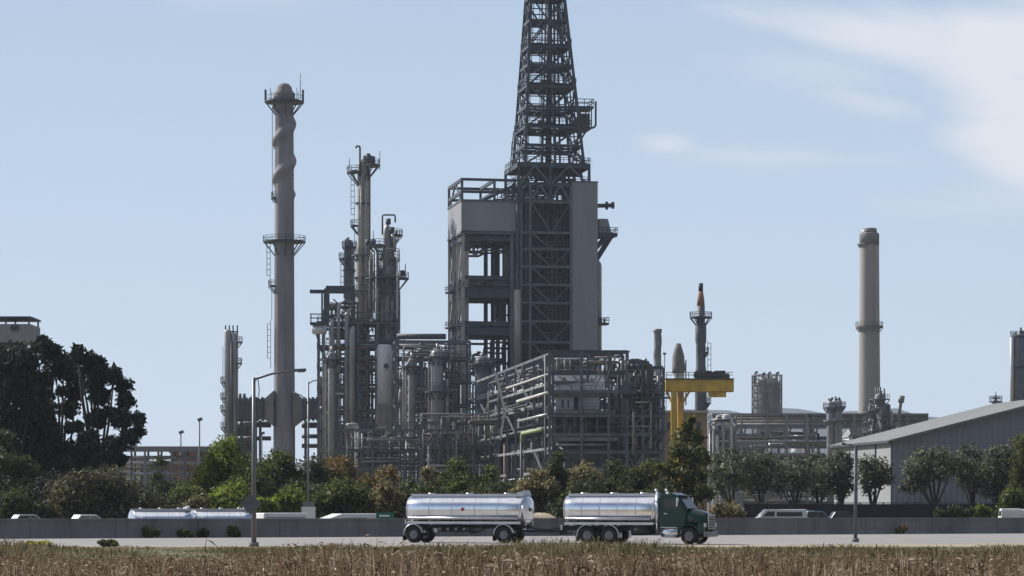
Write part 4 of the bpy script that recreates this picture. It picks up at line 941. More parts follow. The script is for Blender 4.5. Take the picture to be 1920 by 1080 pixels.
# knobbly vessels beside the tan chimney
D = 680; S = D / F
for px, y1, hw, lab in ((1650, 737, 10, 'bulky grey column crowded with platforms at the foot of the tan chimney'), (1636, 760, 8, 'short grey column left of the bulky one at the tan chimney'), (1664, 768, 7, 'short dark column right of the bulky one, above the warehouse roof')):
    t, c, r, zb, zt = vessel_v('pressure_vessel', lab, 'column', px, D, 880, y1, hw, 'steel_light')
    for k in range(4): platform(t, c[0], c[1], zt - 1.5 - 2.6 * k, r, r + rnd.uniform(.7, 1.5), rnd.uniform(0, 180), rnd.uniform(250, 360), m='steel_mid')
    mb = MB()
    for _ in range(6): a = rnd.uniform(0, 6.3); mb.cyl((c[0] + r * math.cos(a), c[1] + r * math.sin(a), zt - 2), (c[0] + r * math.cos(a) * .8, c[1] + r * math.sin(a), zt + rnd.uniform(.3, 1.8)), .25, n=7)
    mb.build('nozzle', 'steel_mid', t)
    for _ in range(3): vpipe(t, [(c[0] + rnd.uniform(-1, 1) * (r + .5), c[1] - r - .3, rnd.uniform(2, 10)), (c[0] + rnd.uniform(-1, 1) * (r + .5), c[1] - r - .3, zt - rnd.uniform(0, 4))], .2, 'pipe_silver')
t = thing('jib_crane', 'thin leaning pole with bulbous cap above the warehouse roof', 'crane', (X(1686, D), D, 0))
MB().cyl((X(1684, D), D, 0), at(1684, 790, D), .35, n=8).build('mast', 'steel_light', t); MB().cyl(at(1684, 790, D), at(1690, 745, D), .5, .45, n=8).cyl(at(1689, 755, D), at(1691, 742, D), .8, n=10).build('boom', 'steel_light', t)
# column at the right edge, finial pole on roof line
D = 640; S = D / F
t, xc, S = shaft('distillation_column', 'dark column cut by the right edge of the picture, light stripe down its left', 'column', 1912, D, [(17, 945), (17, 632), (14, 627)], 'steel_mid')
vpipe(t, [at(1897, 760, D - 1.5), at(1897, 632, D - 1.5)], .42, 'jacket_white'); platform(t, xc, D, Z(630, D), 14 * S, 18 * S); platform(t, xc, D, Z(688, D), 16 * S, 19 * S, rail=False, brk=False)
for p, q in ((1914, 614), (1918, 620), (1904, 622)): MB().cyl(at(p, 632, D), at(p, q, D), .3, n=8).build('nozzle', 'steel_mid', t)
D = 600
t = thing('roof_mast', 'tiny pointed mast with round landing above the warehouse ridge', 'mast', (X(1867, D), D, 0))
MB().cyl((X(1867, D), D, 0), at(1867, 752, D), .8, n=10).cyl(at(1867, 752, D), at(1867, 733, D), .35, .05, n=8).build('mast', 'steel_light', t); platform(t, X(1867, D), D, Z(752, D), .5, 1.5, m='steel_mid', brk=False); platform(t, X(1867, D), D, Z(745, D), .3, .9, m='steel_mid', brk=False, rail=False)
# ================================================================= warehouse
D = 350; S = D / F; g = Grid(X(1673, D), D, 6.5)     # near left corner; u right along the gable, v back
t = thing('warehouse', 'large grey metal warehouse with wide low gable and pale left side wall', 'warehouse', (*g(12, 20, 0).xy, 0))
eave = Z(827, D); run = 24.1; ridge = eave + run * .25; Lb = 33
a0 = g(0, 0, 0)
# slope chosen so that the gable edge climbs to the right of the view
mb = MB(); mb.add([g(0, 0, 0), g(2 * run, 0, 0), g(2 * run, 0, eave), g(run, 0, ridge), g(0, 0, eave)], [(0, 1, 2, 3, 4)]); mb.add([g(0, .3, 0), g(2 * run, .3, 0), g(2 * run, .3, eave), g(run, .3, ridge), g(0, .3, eave)], [(4, 3, 2, 1, 0)]); mb.build('gable_wall', 'wh_wall', t)
mb = MB(); g.box(mb, .0, .25, .3, Lb, 0, eave - .05); mb.build('side_wall', 'wh_side', t)
mb = MB(); g.box(mb, 2 * run - .25, 2 * run, .3, Lb, 0, eave - .05); mb.build('side_wall', 'wh_wall', t)
mb = MB(); mb.add([g(0, Lb, 0), g(2 * run, Lb, 0), g(2 * run, Lb, eave), g(run, Lb, ridge), g(0, Lb, eave)], [(4, 3, 2, 1, 0)]); mb.build('gable_wall', 'wh_wall', t)
for s, (ua, ub) in enumerate(((-.5, run), (2 * run + .5, run))):
    za = eave - .15; mb = MB()
    P = [g(ua, -.6, za), g(ub, -.6, ridge), g(ub, Lb + .5, ridge), g(ua, Lb + .5, za)]; up = Vector((0, 0, .3))
    if s: P = P[::-1]
    mb.hexa(P + [p + up for p in P]); mb.build('roof', 'wh_roof', t)
MB().beam(g(-.55, -.65, eave - .1), g(-.55, Lb, eave - .1), .3).build('gutter', 'steel_dark', t)
for v in (.0, 8.5, 19, 30): MB().beam(g(-.08, v + .1, 0), g(-.08, v + .1, eave - .2), .22).build('downpipe', 'steel_mid', t)
mb = MB(); g.box(mb, .1, 2 * run - .1, -.12, 0, 0, .55); mb.build('plinth', 'wh_side', t)
mb = MB(); mb.beam(g(.9, -1.1, .9), g(6.6, -1.1, 3.3), .3, .45); mb.beam(g(6.6, -1.1, 0), g(6.6, -1.1, 3.3), .18)
mb.build('stair_ramp', 'steel_light', t)
# ================================================================= left: boxed tower behind trees, long low sheds
D = 420; S = D / F
t = thing('conveyor_tower', 'grey boxed tower head with flat dark roof poking above the dark trees', 'building', (X(0, D), D, 0))
xa, xb = X(-60, D), X(66, D)
MB().box(((xa + xb) / 2, D, (Z(645, D) + Z(611, D)) / 2), (xb - xa, 9, Z(611, D) - Z(645, D))).build('cladding_box', 'clad_grey', t)
MB().box(((xa + xb) / 2, D, Z(598.5, D)), (xb - xa + .2, 9.2, .3)).build('roof', 'steel_dark', t)
for p in (-58, -20, 20, 63):
    for v in (-4, 4): MB().beam((X(p, D), D + v, Z(612, D)), (X(p, D), D + v, Z(599, D)), .25).build('post', 'steel_mid', t)
MB().box(((xa + xb) / 2 - 1, D, Z(648, D)), (xb - xa - 2, 8, .8)).build('floor_frame', 'steel_dark', t)
MB().box(((xa + xb) / 2 - 2.5, D, Z(655, D) / 2), (xb - xa - 6, 8, Z(655, D))).build('lower_wall', 'clad_grey', t)
mb = MB(); mb.box((X(38, D), D - 4.6, Z(618, D)), (1.2, .3, .8)); mb.build('floodlight', 'steel_dark', t)
D = 480
t = thing('pipe_rack', 'low long pipe rack with grey flat cover behind the trees on the left', 'pipe rack', (X(300, D), D, 0))
MB().box((X(290, D), D, Z(842, D)), (X(400, D) - X(170, D), 5, .9)).build('cover', 'shed_roof', t)
for p in range(175, 400, 25):
    for v in (-2.2, 2.2): MB().beam((X(p, D), D + v, 0), (X(p, D), D + v, Z(846, D)), .35).build('post', 'steel_light' if p % 2 else 'steel_mid', t)
for py in (858, 868, 878, 889): vpipe(t, [at(172, py, D - 1), at(398, py, D - 1)], .35, rnd.choice(('pipe_light', 'pipe_silver', 'pipe_tan')))
D = 500
for x0, x1, py, m_, lab in ((318, 405, 849, 'brick_wall', 'long orange-brown low building behind the covered pipe rack'), (228, 262, 862, 'cream_wall', 'small cream building behind the covered pipe rack, next to the dark trees'), (266, 316, 870, 'steel_light', 'low grey shed between the cream and orange-brown buildings')):
    k = thing('low_building', lab, 'building', (X((x0 + x1) / 2, D), D, 0)); w_ = X(x1, D) - X(x0, D); h_ = Z(py, D)
    MB().box((X((x0 + x1) / 2, D), D + 6, h_ / 2), (w_, 10, h_)).build('wall', m_, k); MB().box((X((x0 + x1) / 2, D), D + 6, h_ + .15), (w_ + .5, 10.5, .3)).build('roof', 'shed_roof', k)
    mb = MB()
    for j in range(4): mb.box((X(x0, D) + w_ * (j + .5) / 4, D + .97, h_ * .5), (w_ / 9, .1, 1.2))
    mb.build('window', 'glass_dark', k)
def flood(px, D, py, lab, cat='lamp post', r=.12):
    t = thing('lamp_post', lab, cat, (X(px, D), D, 0)); MB().cyl((X(px, D), D, 0), at(px, py + 3, D), r * 1.4, r, n=8).build('pole', 'steel_mid', t)
    MB().beam(at(px - 3, py + 2, D), at(px + 5, py - 1, D), .9, .5).build('lamp_head', 'steel_mid', t)
flood(374, 470, 786, 'tall thin yard lamp post above the green bush, taller of two'); flood(339, 490, 810, 'shorter thin yard lamp post left of the green bush'); flood(491, 560, 812, 'thin yard lamp post seen between street lamp and tall chimney')
# ================================================================= ground, roads, median wall
WA = Vector((X(0, 183), 183)); WS = 31 / 77.2                     # far road wall: y = 183 + slope * (x - x0)
def wall_y(x): return WA.y + (x - WA.x) * WS
RA = Vector((X(0, 152), 152)); RS = .095
def edge_y(x): return RA.y + (x - RA.x) * RS + max(0, min(x, 60) - 11) * .32
xs = [-4500, -1500, -500, -250] + [-160 + 8 * i for i in range(41)] + [260, 400, 700, 1500, 4500]
ss = [(-2200, 0), (-150, 0), (-60, 0), (.25, 0), (.8, -1.01), (18, -1.01), (26, -.02), (60, 0), (120, 0), (250, 0), (600, 0), (1500, 0), (6800, 0)]
mb = MB(); vs = []
for s, z in ss:
    for x in xs: vs.append((x, wall_y(max(-160, min(220, x))) + s, z))
nx = len(xs); mb.add(vs, [(j * nx + i, j * nx + i + 1, (j + 1) * nx + i + 1, (j + 1) * nx + i) for j in range(len(ss) - 1) for i in range(nx - 1)])
struct(mb.build('ground', 'ground_soil'))
def strip(name, m, f0, f1, z, x0=-160, x1=220, n=30):
    mb = MB(); v = []
    for i in range(n + 1):
        x = x0 + (x1 - x0) * i / n; v += [(x, f0(x), z), (x, f1(x), z)]
    mb.add(v, [(2 * i, 2 * i + 2, 2 * i + 3, 2 * i + 1) for i in range(n)]); return struct(mb.build(name, m))
strip('shoulder', 'shoulder', lambda x: edge_y(x) - 3.5 - max(0, (x + 10) * .22), lambda x: edge_y(x) + .3, .004)
strip('road', 'road_conc', edge_y, lambda x: wall_y(x) - .45, .008)
strip('edge_marking', 'paint_line', lambda x: edge_y(x) + 2.2, lambda x: edge_y(x) + 2.4, .012)
strip('edge_marking', 'paint_line', lambda x: wall_y(x) - 2.4, lambda x: wall_y(x) - 2.2, .012)
mb = MB()
for k in range(42):
    x = -150 + 8.5 * k; y = (edge_y(x) + wall_y(x)) / 2 + .6; mb.beam((x, y, .006), (x + 3, y + .9, .006), .14, .012)
struct(mb.build('lane_marking', 'paint_line'))
strip('far_road', 'road_far', lambda x: wall_y(x) + 1.0, lambda x: wall_y(x) + 17.5, -1.0)
t = thing('median_wall', 'long low grey concrete wall along the far side of the road', 'wall', (0, wall_y(0), 0))
mb = MB(); v = []
for i in range(41):
    x = -160 + 380 * i / 40; y = wall_y(x); h = 1.28 - (x + 36) * .0016
    v += [(x, y - .42, -.3), (x, y - .20, .35), (x, y - .14, h), (x, y + .14, h), (x, y + .22, -.2), (x, y + .22, -1.6)]
fs = []
for i in range(40):
    for k in range(5): fs.append((6 * i + k, 6 * i + 6 + k, 6 * i + 7 + k, 6 * i + 1 + k))
mb.add(v, fs); mb.build('wall_body', 'wall_conc', t)
mb = MB()
for i in range(40):
    xa, xb = -160 + 9.5 * i, -160 + 9.5 * (i + 1)
    ha, hb = (1.28 - (x + 36) * .0016 + .06 for x in (xa, xb)); mb.beam((xa, wall_y(xa), ha), (xb, wall_y(xb), hb), .4, .12)
mb.build('coping', 'wall_conc', t)
# hills on the horizon
mb = MB(); v = []; n = 60; D = 5200
for i in range(n + 1):
    p = -300 + 2700 * i / n; x = X(p, D)
    top = 868 + 4 * math.sin(p * .011) if p < 900 else 868 - min(1, (p - 900) / 320) * (98 + 5 * math.sin(p * .035) + 4 * math.sin(p * .083 + 1)) + max(0, (p - 1650) / 14)
    zt_ = Z(top, D); v += [(x, D - 900, 0), (x, D - 380, zt_ * .55), (x, D, zt_), (x, D + 500, zt_ * .6), (x, D + 1100, 0)]
mb.add(v, [(5 * i + k, 5 * i + 5 + k, 5 * i + 6 + k, 5 * i + 1 + k) for i in range(n) for k in range(4)], True); struct(mb.build('hills', 'hill'))

# ================================================================= street lamps and signs
def mast(px, D, y0, top, label, arm, r0=.17, m='galv'):
    zb = 0; t = thing('street_lamp', label, 'street lamp', (X(px, D), D, zb)); x = X(px, D)
    MB().cyl((x, D, zb), (x, D, Z(top, D)), r0, r0 * .62, n=12).build('pole', m, t)
    MB().cyl((x, D, zb), (x, D, zb + .25), r0 * 1.9, n=12).build('base', 'wall_conc', t)
    if arm:
        pts = [at(px, top + 3, D), at(px + arm * .35, top - 7 * abs(arm) / 95, D), at(px + arm * .8, top - 13 * abs(arm) / 95, D)]
        MB().tube(pts, [r0 * .55, r0 * .45, r0 * .35], 8).build('arm', m, t)
        s = 1 if arm > 0 else -1
        a, b = at(px + arm * .78, top - 13 * abs(arm) / 95, D), at(px + arm, top - 14 * abs(arm) / 95, D)
        MB().beam(a, b, .34, .16).build('lamp_head', m, t)
        MB().beam(a.lerp(b, .3) - Vector((0, 0, .1)), a.lerp(b, .9) - Vector((0, 0, .1)), .24, .06).build('lens', 'lamp_glass', t)
    return t
mast(476, 151.5, 1025, 708, 'tallest grey street lamp with long arm, at the near road edge by the diamond sign', 98, .15)
MB().tube([at(477, 716, 151.4), at(484, 712, 151.4), at(486, 730, 151.4), at(485, 745, 151.4)], .03, 6).build('cable', 'steel_dark', bpy.data.objects['street_lamp'])
mast(578, 217, 960, 716, 'slim grey street lamp behind the wall, above a white sign board', 24, .11)
MB().tube([at(578, 757, 217), at(566, 742, 217), at(550, 735, 217)], .05, 6).build('lower_arm', 'galv', bpy.data.objects['street_lamp.001'])
mast(1604, 168, 1017, 836, 'thin dark street lamp at the road edge, before the warehouse corner', -26, .12, 'steel_mid')
D = 150.9; c = at(470, 945, D)
t = thing('diamond_sign', 'grey back of a diamond road sign on the tallest street lamp', 'road sign', c)
h = .62; mb = MB(); mb.v = []; pts = [(0, -h), (h, 0), (0, h), (-h, 0)]
mb.add([(c.x + a, D - .02, c.z + b) for a, b in pts] + [(c.x + a, D + .02, c.z + b) for a, b in pts], [(0, 1, 2, 3), (7, 6, 5, 4), (1, 0, 4, 5), (2, 1, 5, 6), (3, 2, 6, 7), (0, 3, 7, 4)]); mb.build('panel', 'sign_back', t)
MB().box((c.x, D - .05, c.z + .2), (.75, .05, .07)).box((c.x, D - .05, c.z - .2), (.75, .05, .07)).build('brace', 'galv', t)
D = 216.6; c = at(578.5, 962, D)
t = thing('white_sign', 'white rectangular sign board at the foot of the slim street lamp', 'sign', c)
MB().box((c.x, D - .1, c.z), (1.15, .05, 1.05)).build('panel', 'white_paint', t); MB().box((c.x, D, c.z + .75), (.9, .25, .35)).build('cabinet', 'galv', t)
MB().beam((c.x - .4, D - .05, 0), (c.x - .4, D - .05, c.z + .3), .08).beam((c.x + .4, D - .05, 0), (c.x + .4, D - .05, c.z + .3), .08).build('post', 'galv', t)
D = 198; c = at(722, 970, D)
t = thing('green_sign', 'small green highway sign behind the wall, left of the tank trailer', 'road sign', c)
MB().box((c.x, D, c.z), (1.35, .04, .78)).build('panel', 'sign_green', t); MB().box((c.x - .05, D - .025, c.z + .12), (.8, .012, .13)).box((c.x + .02, D - .025, c.z - .14), (.6, .012, .13)).build('lettering', 'white_paint', t)
for dx in (-.45, .45): MB().beam((c.x + dx, D + .05, -1.01), (c.x + dx, D + .05, c.z + .35), .08).build('post', 'galv', t)
D = 290
t = thing('dark_fence', 'dark slatted fence in front of the warehouse, behind the parked white vehicles', 'fence', (X(1660, D), D, 0))
x0, x1 = X(1395, D), X(1960, D); MB().box(((x0 + x1) / 2, D, 1.2), (x1 - x0, .12, 2.2)).build('slat_panel', 'fence_dark', t)
for k in range(14):
    x = x0 + (x1 - x0) * k / 13; MB().beam((x, D - .14, 0), (x, D - .14, 2.5), .14).build('post', 'fence_dark', t)
MB().beam((x0, D - .1, 2.42), (x1, D - .1, 2.42), .1).build('top_rail', 'steel_dark', t)
D = 262
t = thing('barrier_rail', 'pale low guard rail running before the dark fence on the right', 'guard rail', (X(1700, D), D, 0))
x0, x1 = X(1500, D), X(1940, D); mb = MB(); mb.box(((x0 + x1) / 2, D, .72), (x1 - x0, .08, .32)); mb.build('rail', 'jacket', t)
for k in range(12): MB().beam((x0 + (x1 - x0) * (k + .5) / 12, D + .1, 0), (x0 + (x1 - x0) * (k + .5) / 12, D + .1, .8), .15).build('post', 'galv', t)

# ================================================================= tank truck and trailer
def ering(x, ry, rz, zc, n=36, e=2.35):
    o = []
    for k in range(n):
        a = 2 * math.pi * k / n; c, s = math.cos(a), math.sin(a)
        o.append((x, ry * math.copysign(abs(c) ** (2 / e), c), zc + rz * math.copysign(abs(s) ** (2 / e), s)))
    return o
def tank_shell(x0, x1, ry, rz, zc, root, name='tank'):
    mb = MB(); n = 36; rings = []
    for x, k in ((x0 - .17, .15), (x0 - .16, .55), (x0 - .11, .82), (x0 - .04, .95), (x0 + .03, 1), (x1 - .03, 1), (x1 + .04, .95), (x1 + .11, .82), (x1 + .16, .55), (x1 + .17, .15)): rings.append(ering(x, ry * k, rz * k, zc))
    m_ = 6                                                   # extra rings along the barrel
    body = [ering(x0 + .03 + (x1 - x0 - .06) * j / m_, ry, rz, zc) for j in range(1, m_)]
    rings = rings[:5] + body + rings[5:]
    fs = [(i * n + k, (i + 1) * n + k, (i + 1) * n + (k + 1) % n, i * n + (k + 1) % n) for i in range(len(rings) - 1) for k in range(n)]
    fs = [f[::-1] for f in fs]; fs += [tuple(range(n)), tuple((len(rings) - 1) * n + k for k in range(n - 1, -1, -1))]
    mb.add([v for r in rings for v in r], fs, True); o = mb.build(name, 'polished', root)
    mb = MB()
    for k in range(1, 5):
        x = x0 + (x1 - x0) * k / 5; a, b = ering(x - .025, ry + .012, rz + .012, zc), ering(x + .025, ry + .012, rz + .012, zc)
        mb.add(a + b, [(q, n + q, n + (q + 1) % n, (q + 1) % n) for q in range(n)], True)
    for x in (x0 + .04, x1 - .04):
        a, b = ering(x - .035, ry + .02, rz + .02, zc), ering(x + .035, ry + .02, rz + .02, zc); mb.add(a + b, [(q, n + q, n + (q + 1) % n, (q + 1) % n) for q in range(n)], True)
    mb.build('band', 'polished_dull', o)
    mb = MB(); mb.box(((x0 + x1) / 2, 0, zc + rz + .05), (x1 - x0 - .1, .75, .06)); mb.build('catwalk', 'steel_mid', root)
    mb = MB()
    for s in (-1, 1): mb.beam((x0 + .1, s * .52, zc + rz + .03), (x1 - .1, s * .52, zc + rz + .03), .07, .17)
    mb.build('spill_rail', 'polished_dull', root)
    for k in range(3):
        x = x0 + (x1 - x0) * (k + .5) / 3; MB().cyl((x, 0, zc + rz + .05), (x, 0, zc + rz + .17), .26, n=16).build('hatch', 'polished_dull', root)
    for s in (-1, 1):
        MB().cyl((x0 + .15, s * (ry + .02), zc - rz * .62), (x1 - .15, s * (ry + .02), zc - rz * .62), .10, n=10).build('hose_tube', 'polished_dull', root)
        MB().box(((x0 + x1) / 2, s * (ry - .12), zc - rz * .95), (x1 - x0 - .05, .1, .16)).build('side_rail', 'polished_dull', root)
def wheel(root, x, y, s, r=.52, w=.3, dual=False):
    mb = MB(); ww = w * (1.9 if dual else 1); prof = [(r * .56, -.5), (r * .93, -.5), (r, -.36), (r, .36), (r * .93, .5), (r * .56, .5)]
    n = 28; vs = [(x + q * math.cos(2 * math.pi * k / n), y + d * ww, r + q * math.sin(2 * math.pi * k / n)) for q, d in prof for k in range(n)]
    mb.add(vs, [(i * n + k, i * n + (k + 1) % n, (i + 1) * n + (k + 1) % n, (i + 1) * n + k) for i in range(len(prof) - 1) for k in range(n)], True)
    o = mb.build('wheel', 'tyre', root)
    mb = MB(); yy = y + s * ww * .5; mb.cyl((x, y - ww * .4, r), (x, y + ww * .4, r), r * .52, n=24)
    mb.cyl((x, yy - s * .12, r), (x, yy - s * .03, r), r * .34, r * .30, n=18).cyl((x, yy - s * .1, r), (x, yy + s * .03, r), r * .15, n=12)
    for k in range(10):
        a = 2 * math.pi * k / 10; mb.cyl((x + r * .45 * math.cos(a), yy - s * .07, r + r * .45 * math.sin(a)), (x + r * .45 * math.cos(a), yy - s * .04, r + r * .45 * math.sin(a)), .02, n=6)
    mb.build('rim', 'rim', o)
def fender(root, x, y, r=.62, a0=0, a1=180, w=.62, m='polished_dull'):
    mb = MB(); n = 14; vs = []
    for k in range(n + 1):
        a = R(a0 + (a1 - a0) * k / n)
        for rr in (r, r + .04):
            for d in (-w / 2, w / 2): vs.append((x + rr * math.cos(a), y + d, .52 + rr * math.sin(a)))
    fs = []
    for k in range(n):
        i = 4 * k; fs += [(i, i + 4, i + 5, i + 1), (i + 2, i + 3, i + 7, i + 6), (i, i + 2, i + 6, i + 4), (i + 1, i + 5, i + 7, i + 3)]
    fs += [(0, 1, 3, 2), (4 * n, 4 * n + 2, 4 * n + 3, 4 * n + 1)]
    mb.add(vs, fs, True); return mb.build('fender', m, root)
YAW = -22.0; hd = Vector((math.cos(R(YAW)), math.sin(R(YAW)), 0)); lt = Vector((-hd.y, hd.x, 0))
near = Vector((X(1182, 159.5), 159.5, .008)); TR = near + lt * 1.2
def make_truck():
    t = thing('tank_truck', 'shiny silver tank truck with dark green cab driving on the road', 'truck', (0, 0, 0))
    tank_shell(-4.35, 1.45, 1.18, .88, 2.08, t)
    mb = MB()
    for s in (-1, 1): mb.beam((-4.6, s * .42, .95), (4.3, s * .42, .95), .12, .28)
    for x in (-4.5, -3, -1.5, 0, 1.4, 3): mb.beam((x, -.42, .93), (x, .42, .93), .12, .2)
    mb.build('chassis', 'truck_black', t)
    for x in (-3.6, -2.0, -.5, 1.0): MB().box((x, 0, 1.17), (.14, 1.7, .2)).build('tank_cradle', 'truck_black', t)
    for x in (-2.83, -1.42):
        MB().cyl((x, -.9, .52), (x, .9, .52), .11, n=10).build('axle', 'truck_black', t)
        for s in (-1, 1): wheel(t, x, s * .90, s, dual=True)
    MB().cyl((3.69, -.9, .52), (3.69, .9, .52), .09, n=10).build('axle', 'truck_black', t)
    for s in (-1, 1):
        wheel(t, 3.69, s * 1.0, s, w=.3)
        fender(t, -2.83, s * .9, .62, 60, 190); fender(t, -1.42, s * .9, .62, -15, 120)
        MB().box((-3.52, s * .9, .46), (.03, .62, .6)).build('mud_flap', 'truck_black', t)
        MB().box((-4.55, s * .75, 1.0), (.1, .5, .3)).build('tail_lamp_panel', 'polished_dull', t)
        MB().cyl((-4.6, s * .75, 1.0), (-4.63, s * .75, 1.0), .09, n=10).build('tail_lamp', 'light_red', t)
        MB().cyl((.05, s * 1.0, .83), (1.05, s * 1.0, .83), .3, n=18).build('air_tank', 'truck_black', t)
        MB().cyl((1.95, s * .93, .72), (3.0, s * .93, .72), .32, n=20).build('fuel_tank', 'chrome', t)
        MB().box((2.45, s * 1.08, 1.02), (1.0, .3, .05)).build('step', 'polished_dull', t)
        MB().box((2.45, s * 1.12, .45), (.8, .22, .04)).build('step', 'polished_dull', t)
        MB().cyl((1.62, s * .98, .6), (1.62, s * .98, 3.18), .085, n=12).cyl((1.62, s * .98, 3.16), (1.52, s * .98, 3.32), .085, n=12).build('exhaust_stack', 'chrome', t)
        MB().cyl((1.62, s * .98, 1.3), (1.62, s * .98, 2.5), .12, n=14).build('heat_shield', 'polished_dull', t)
        MB().beam((3.0, s * 1.08, 2.35), (3.05, s * 1.42, 2.35), .04).beam((3.0, s * 1.08, 2.85), (3.05, s * 1.42, 2.85), .04).build('mirror_arm', 'truck_black', t)
        MB().box((3.06, s * 1.42, 2.55), (.1, .22, .55)).build('mirror', 'chrome', t, bevel=.03)
    MB().box((-4.62, 0, .62), (.1, 2.2, .16)).build('rear_bumper', 'truck_black', t)
    MB().box((-4.75, 0, .78), (.3, .3, .2)).build('hitch', 'truck_black', t)
    cab = MB().prism([(1.75, .88), (3.2, .88), (3.45, 1.2), (3.52, 2.12), (2.98, 2.92), (2.72, 3.04), (1.95, 3.04), (1.75, 2.92)], -1.03, 1.03).build('cab', 'truck_green', t, bevel=.07)
    v = []
    for x, hw, zt_, zb_ in ((3.42, .99, 2.16, 1.05), (4.0, .93, 2.06, 1.05), (4.5, .82, 1.92, .95), (4.68, .74, 1.78, .85)):
        v += [(x, -hw, zb_), (x, -hw, zt_ - .22), (x, -hw * .72, zt_ - .03), (x, 0, zt_), (x, hw * .72, zt_ - .03), (x, hw, zt_ - .22), (x, hw, zb_)]
    fs = [(7 * i + k, 7 * i + k + 1, 7 * i + 8 + k, 7 * i + 7 + k) for i in range(3) for k in range(6)] + [tuple(range(6, -1, -1)), tuple(21 + k for k in range(7))] + [(7 * i + 6, 7 * i, 7 * i + 7, 7 * i + 13) for i in range(3)]
    MB().add(v, [f[::-1] for f in fs], True).build('hood', 'truck_green', t)
    for s in (-1, 1): 
        fender(t, 3.69, s * 1.0, .66, 8, 172, .42, 'truck_green')
        MB().prism([(4.2, .72), (4.62, .72), (4.66, 1.0), (4.6, 1.35), (4.28, 1.25)], s * .80, s * 1.2).build('fender_front', 'truck_green', t, bevel=.04)
        MB().box((4.67, s * .98, 1.16), (.08, .34, .24)).build('headlight', 'light_lens', t, bevel=.03)
    MB().box((4.72, 0, .62), (.22, 2.3, .34)).build('bumper', 'rim', t, bevel=.05)
    g_ = MB(); g_.box((4.72, 0, 1.32), (.07, 1.2, .85)); g_ = g_.build('grille', 'truck_black', t); mb = MB()
    for k in range(7): mb.box((4.765, 0, .96 + .12 * k), (.03, 1.16, .045))
    mb.box((4.76, 0, 1.77), (.04, 1.3, .07)).box((4.76, -.63, 1.33), (.04, .07, .9)).box((4.76, .63, 1.33), (.04, .07, .9)); mb.build('grille_bar', 'chrome', g_)
    w = MB(); w.hexa([(3.57, -.92, 2.17), (3.57, .92, 2.17), (3.53, .92, 2.13), (3.53, -.92, 2.13), (3.06, -.88, 2.86), (3.06, .88, 2.86), (3.02, .88, 2.84), (3.02, -.88, 2.84)]); w.build('windshield', 'glass_dark', t)
    for s in (-1, 1):
        d = MB().prism([(2.0, .95), (3.15, .95), (3.33, 1.3), (3.38, 2.08), (2.93, 2.8), (2.0, 2.8)], s * 1.03, s * 1.05).build('door', 'truck_green', t)
        MB().prism([(2.1, 2.12), (3.26, 2.12), (2.88, 2.72), (2.1, 2.72)], s * 1.05, s * 1.056).build('window', 'glass_dark', d)
        MB().box((2.2, s * 1.07, 1.85), (.2, .04, .05)).build('handle', 'chrome', d)
    MB().box((3.06, 0, 2.95), (.36, 1.8, .05)).build('sun_visor', 'truck_green', t)
    for k in range(5): MB().box((2.6, -.7 + .35 * k, 3.08), (.12, .1, .07)).build('marker_light', 'light_lens', t)
    MB().box((1.66, 0, 1.9), (.14, 1.6, 1.8)).build('headache_rack', 'truck_black', t)
    t.location = TR; t.rotation_euler = (0, 0, R(YAW)); return t
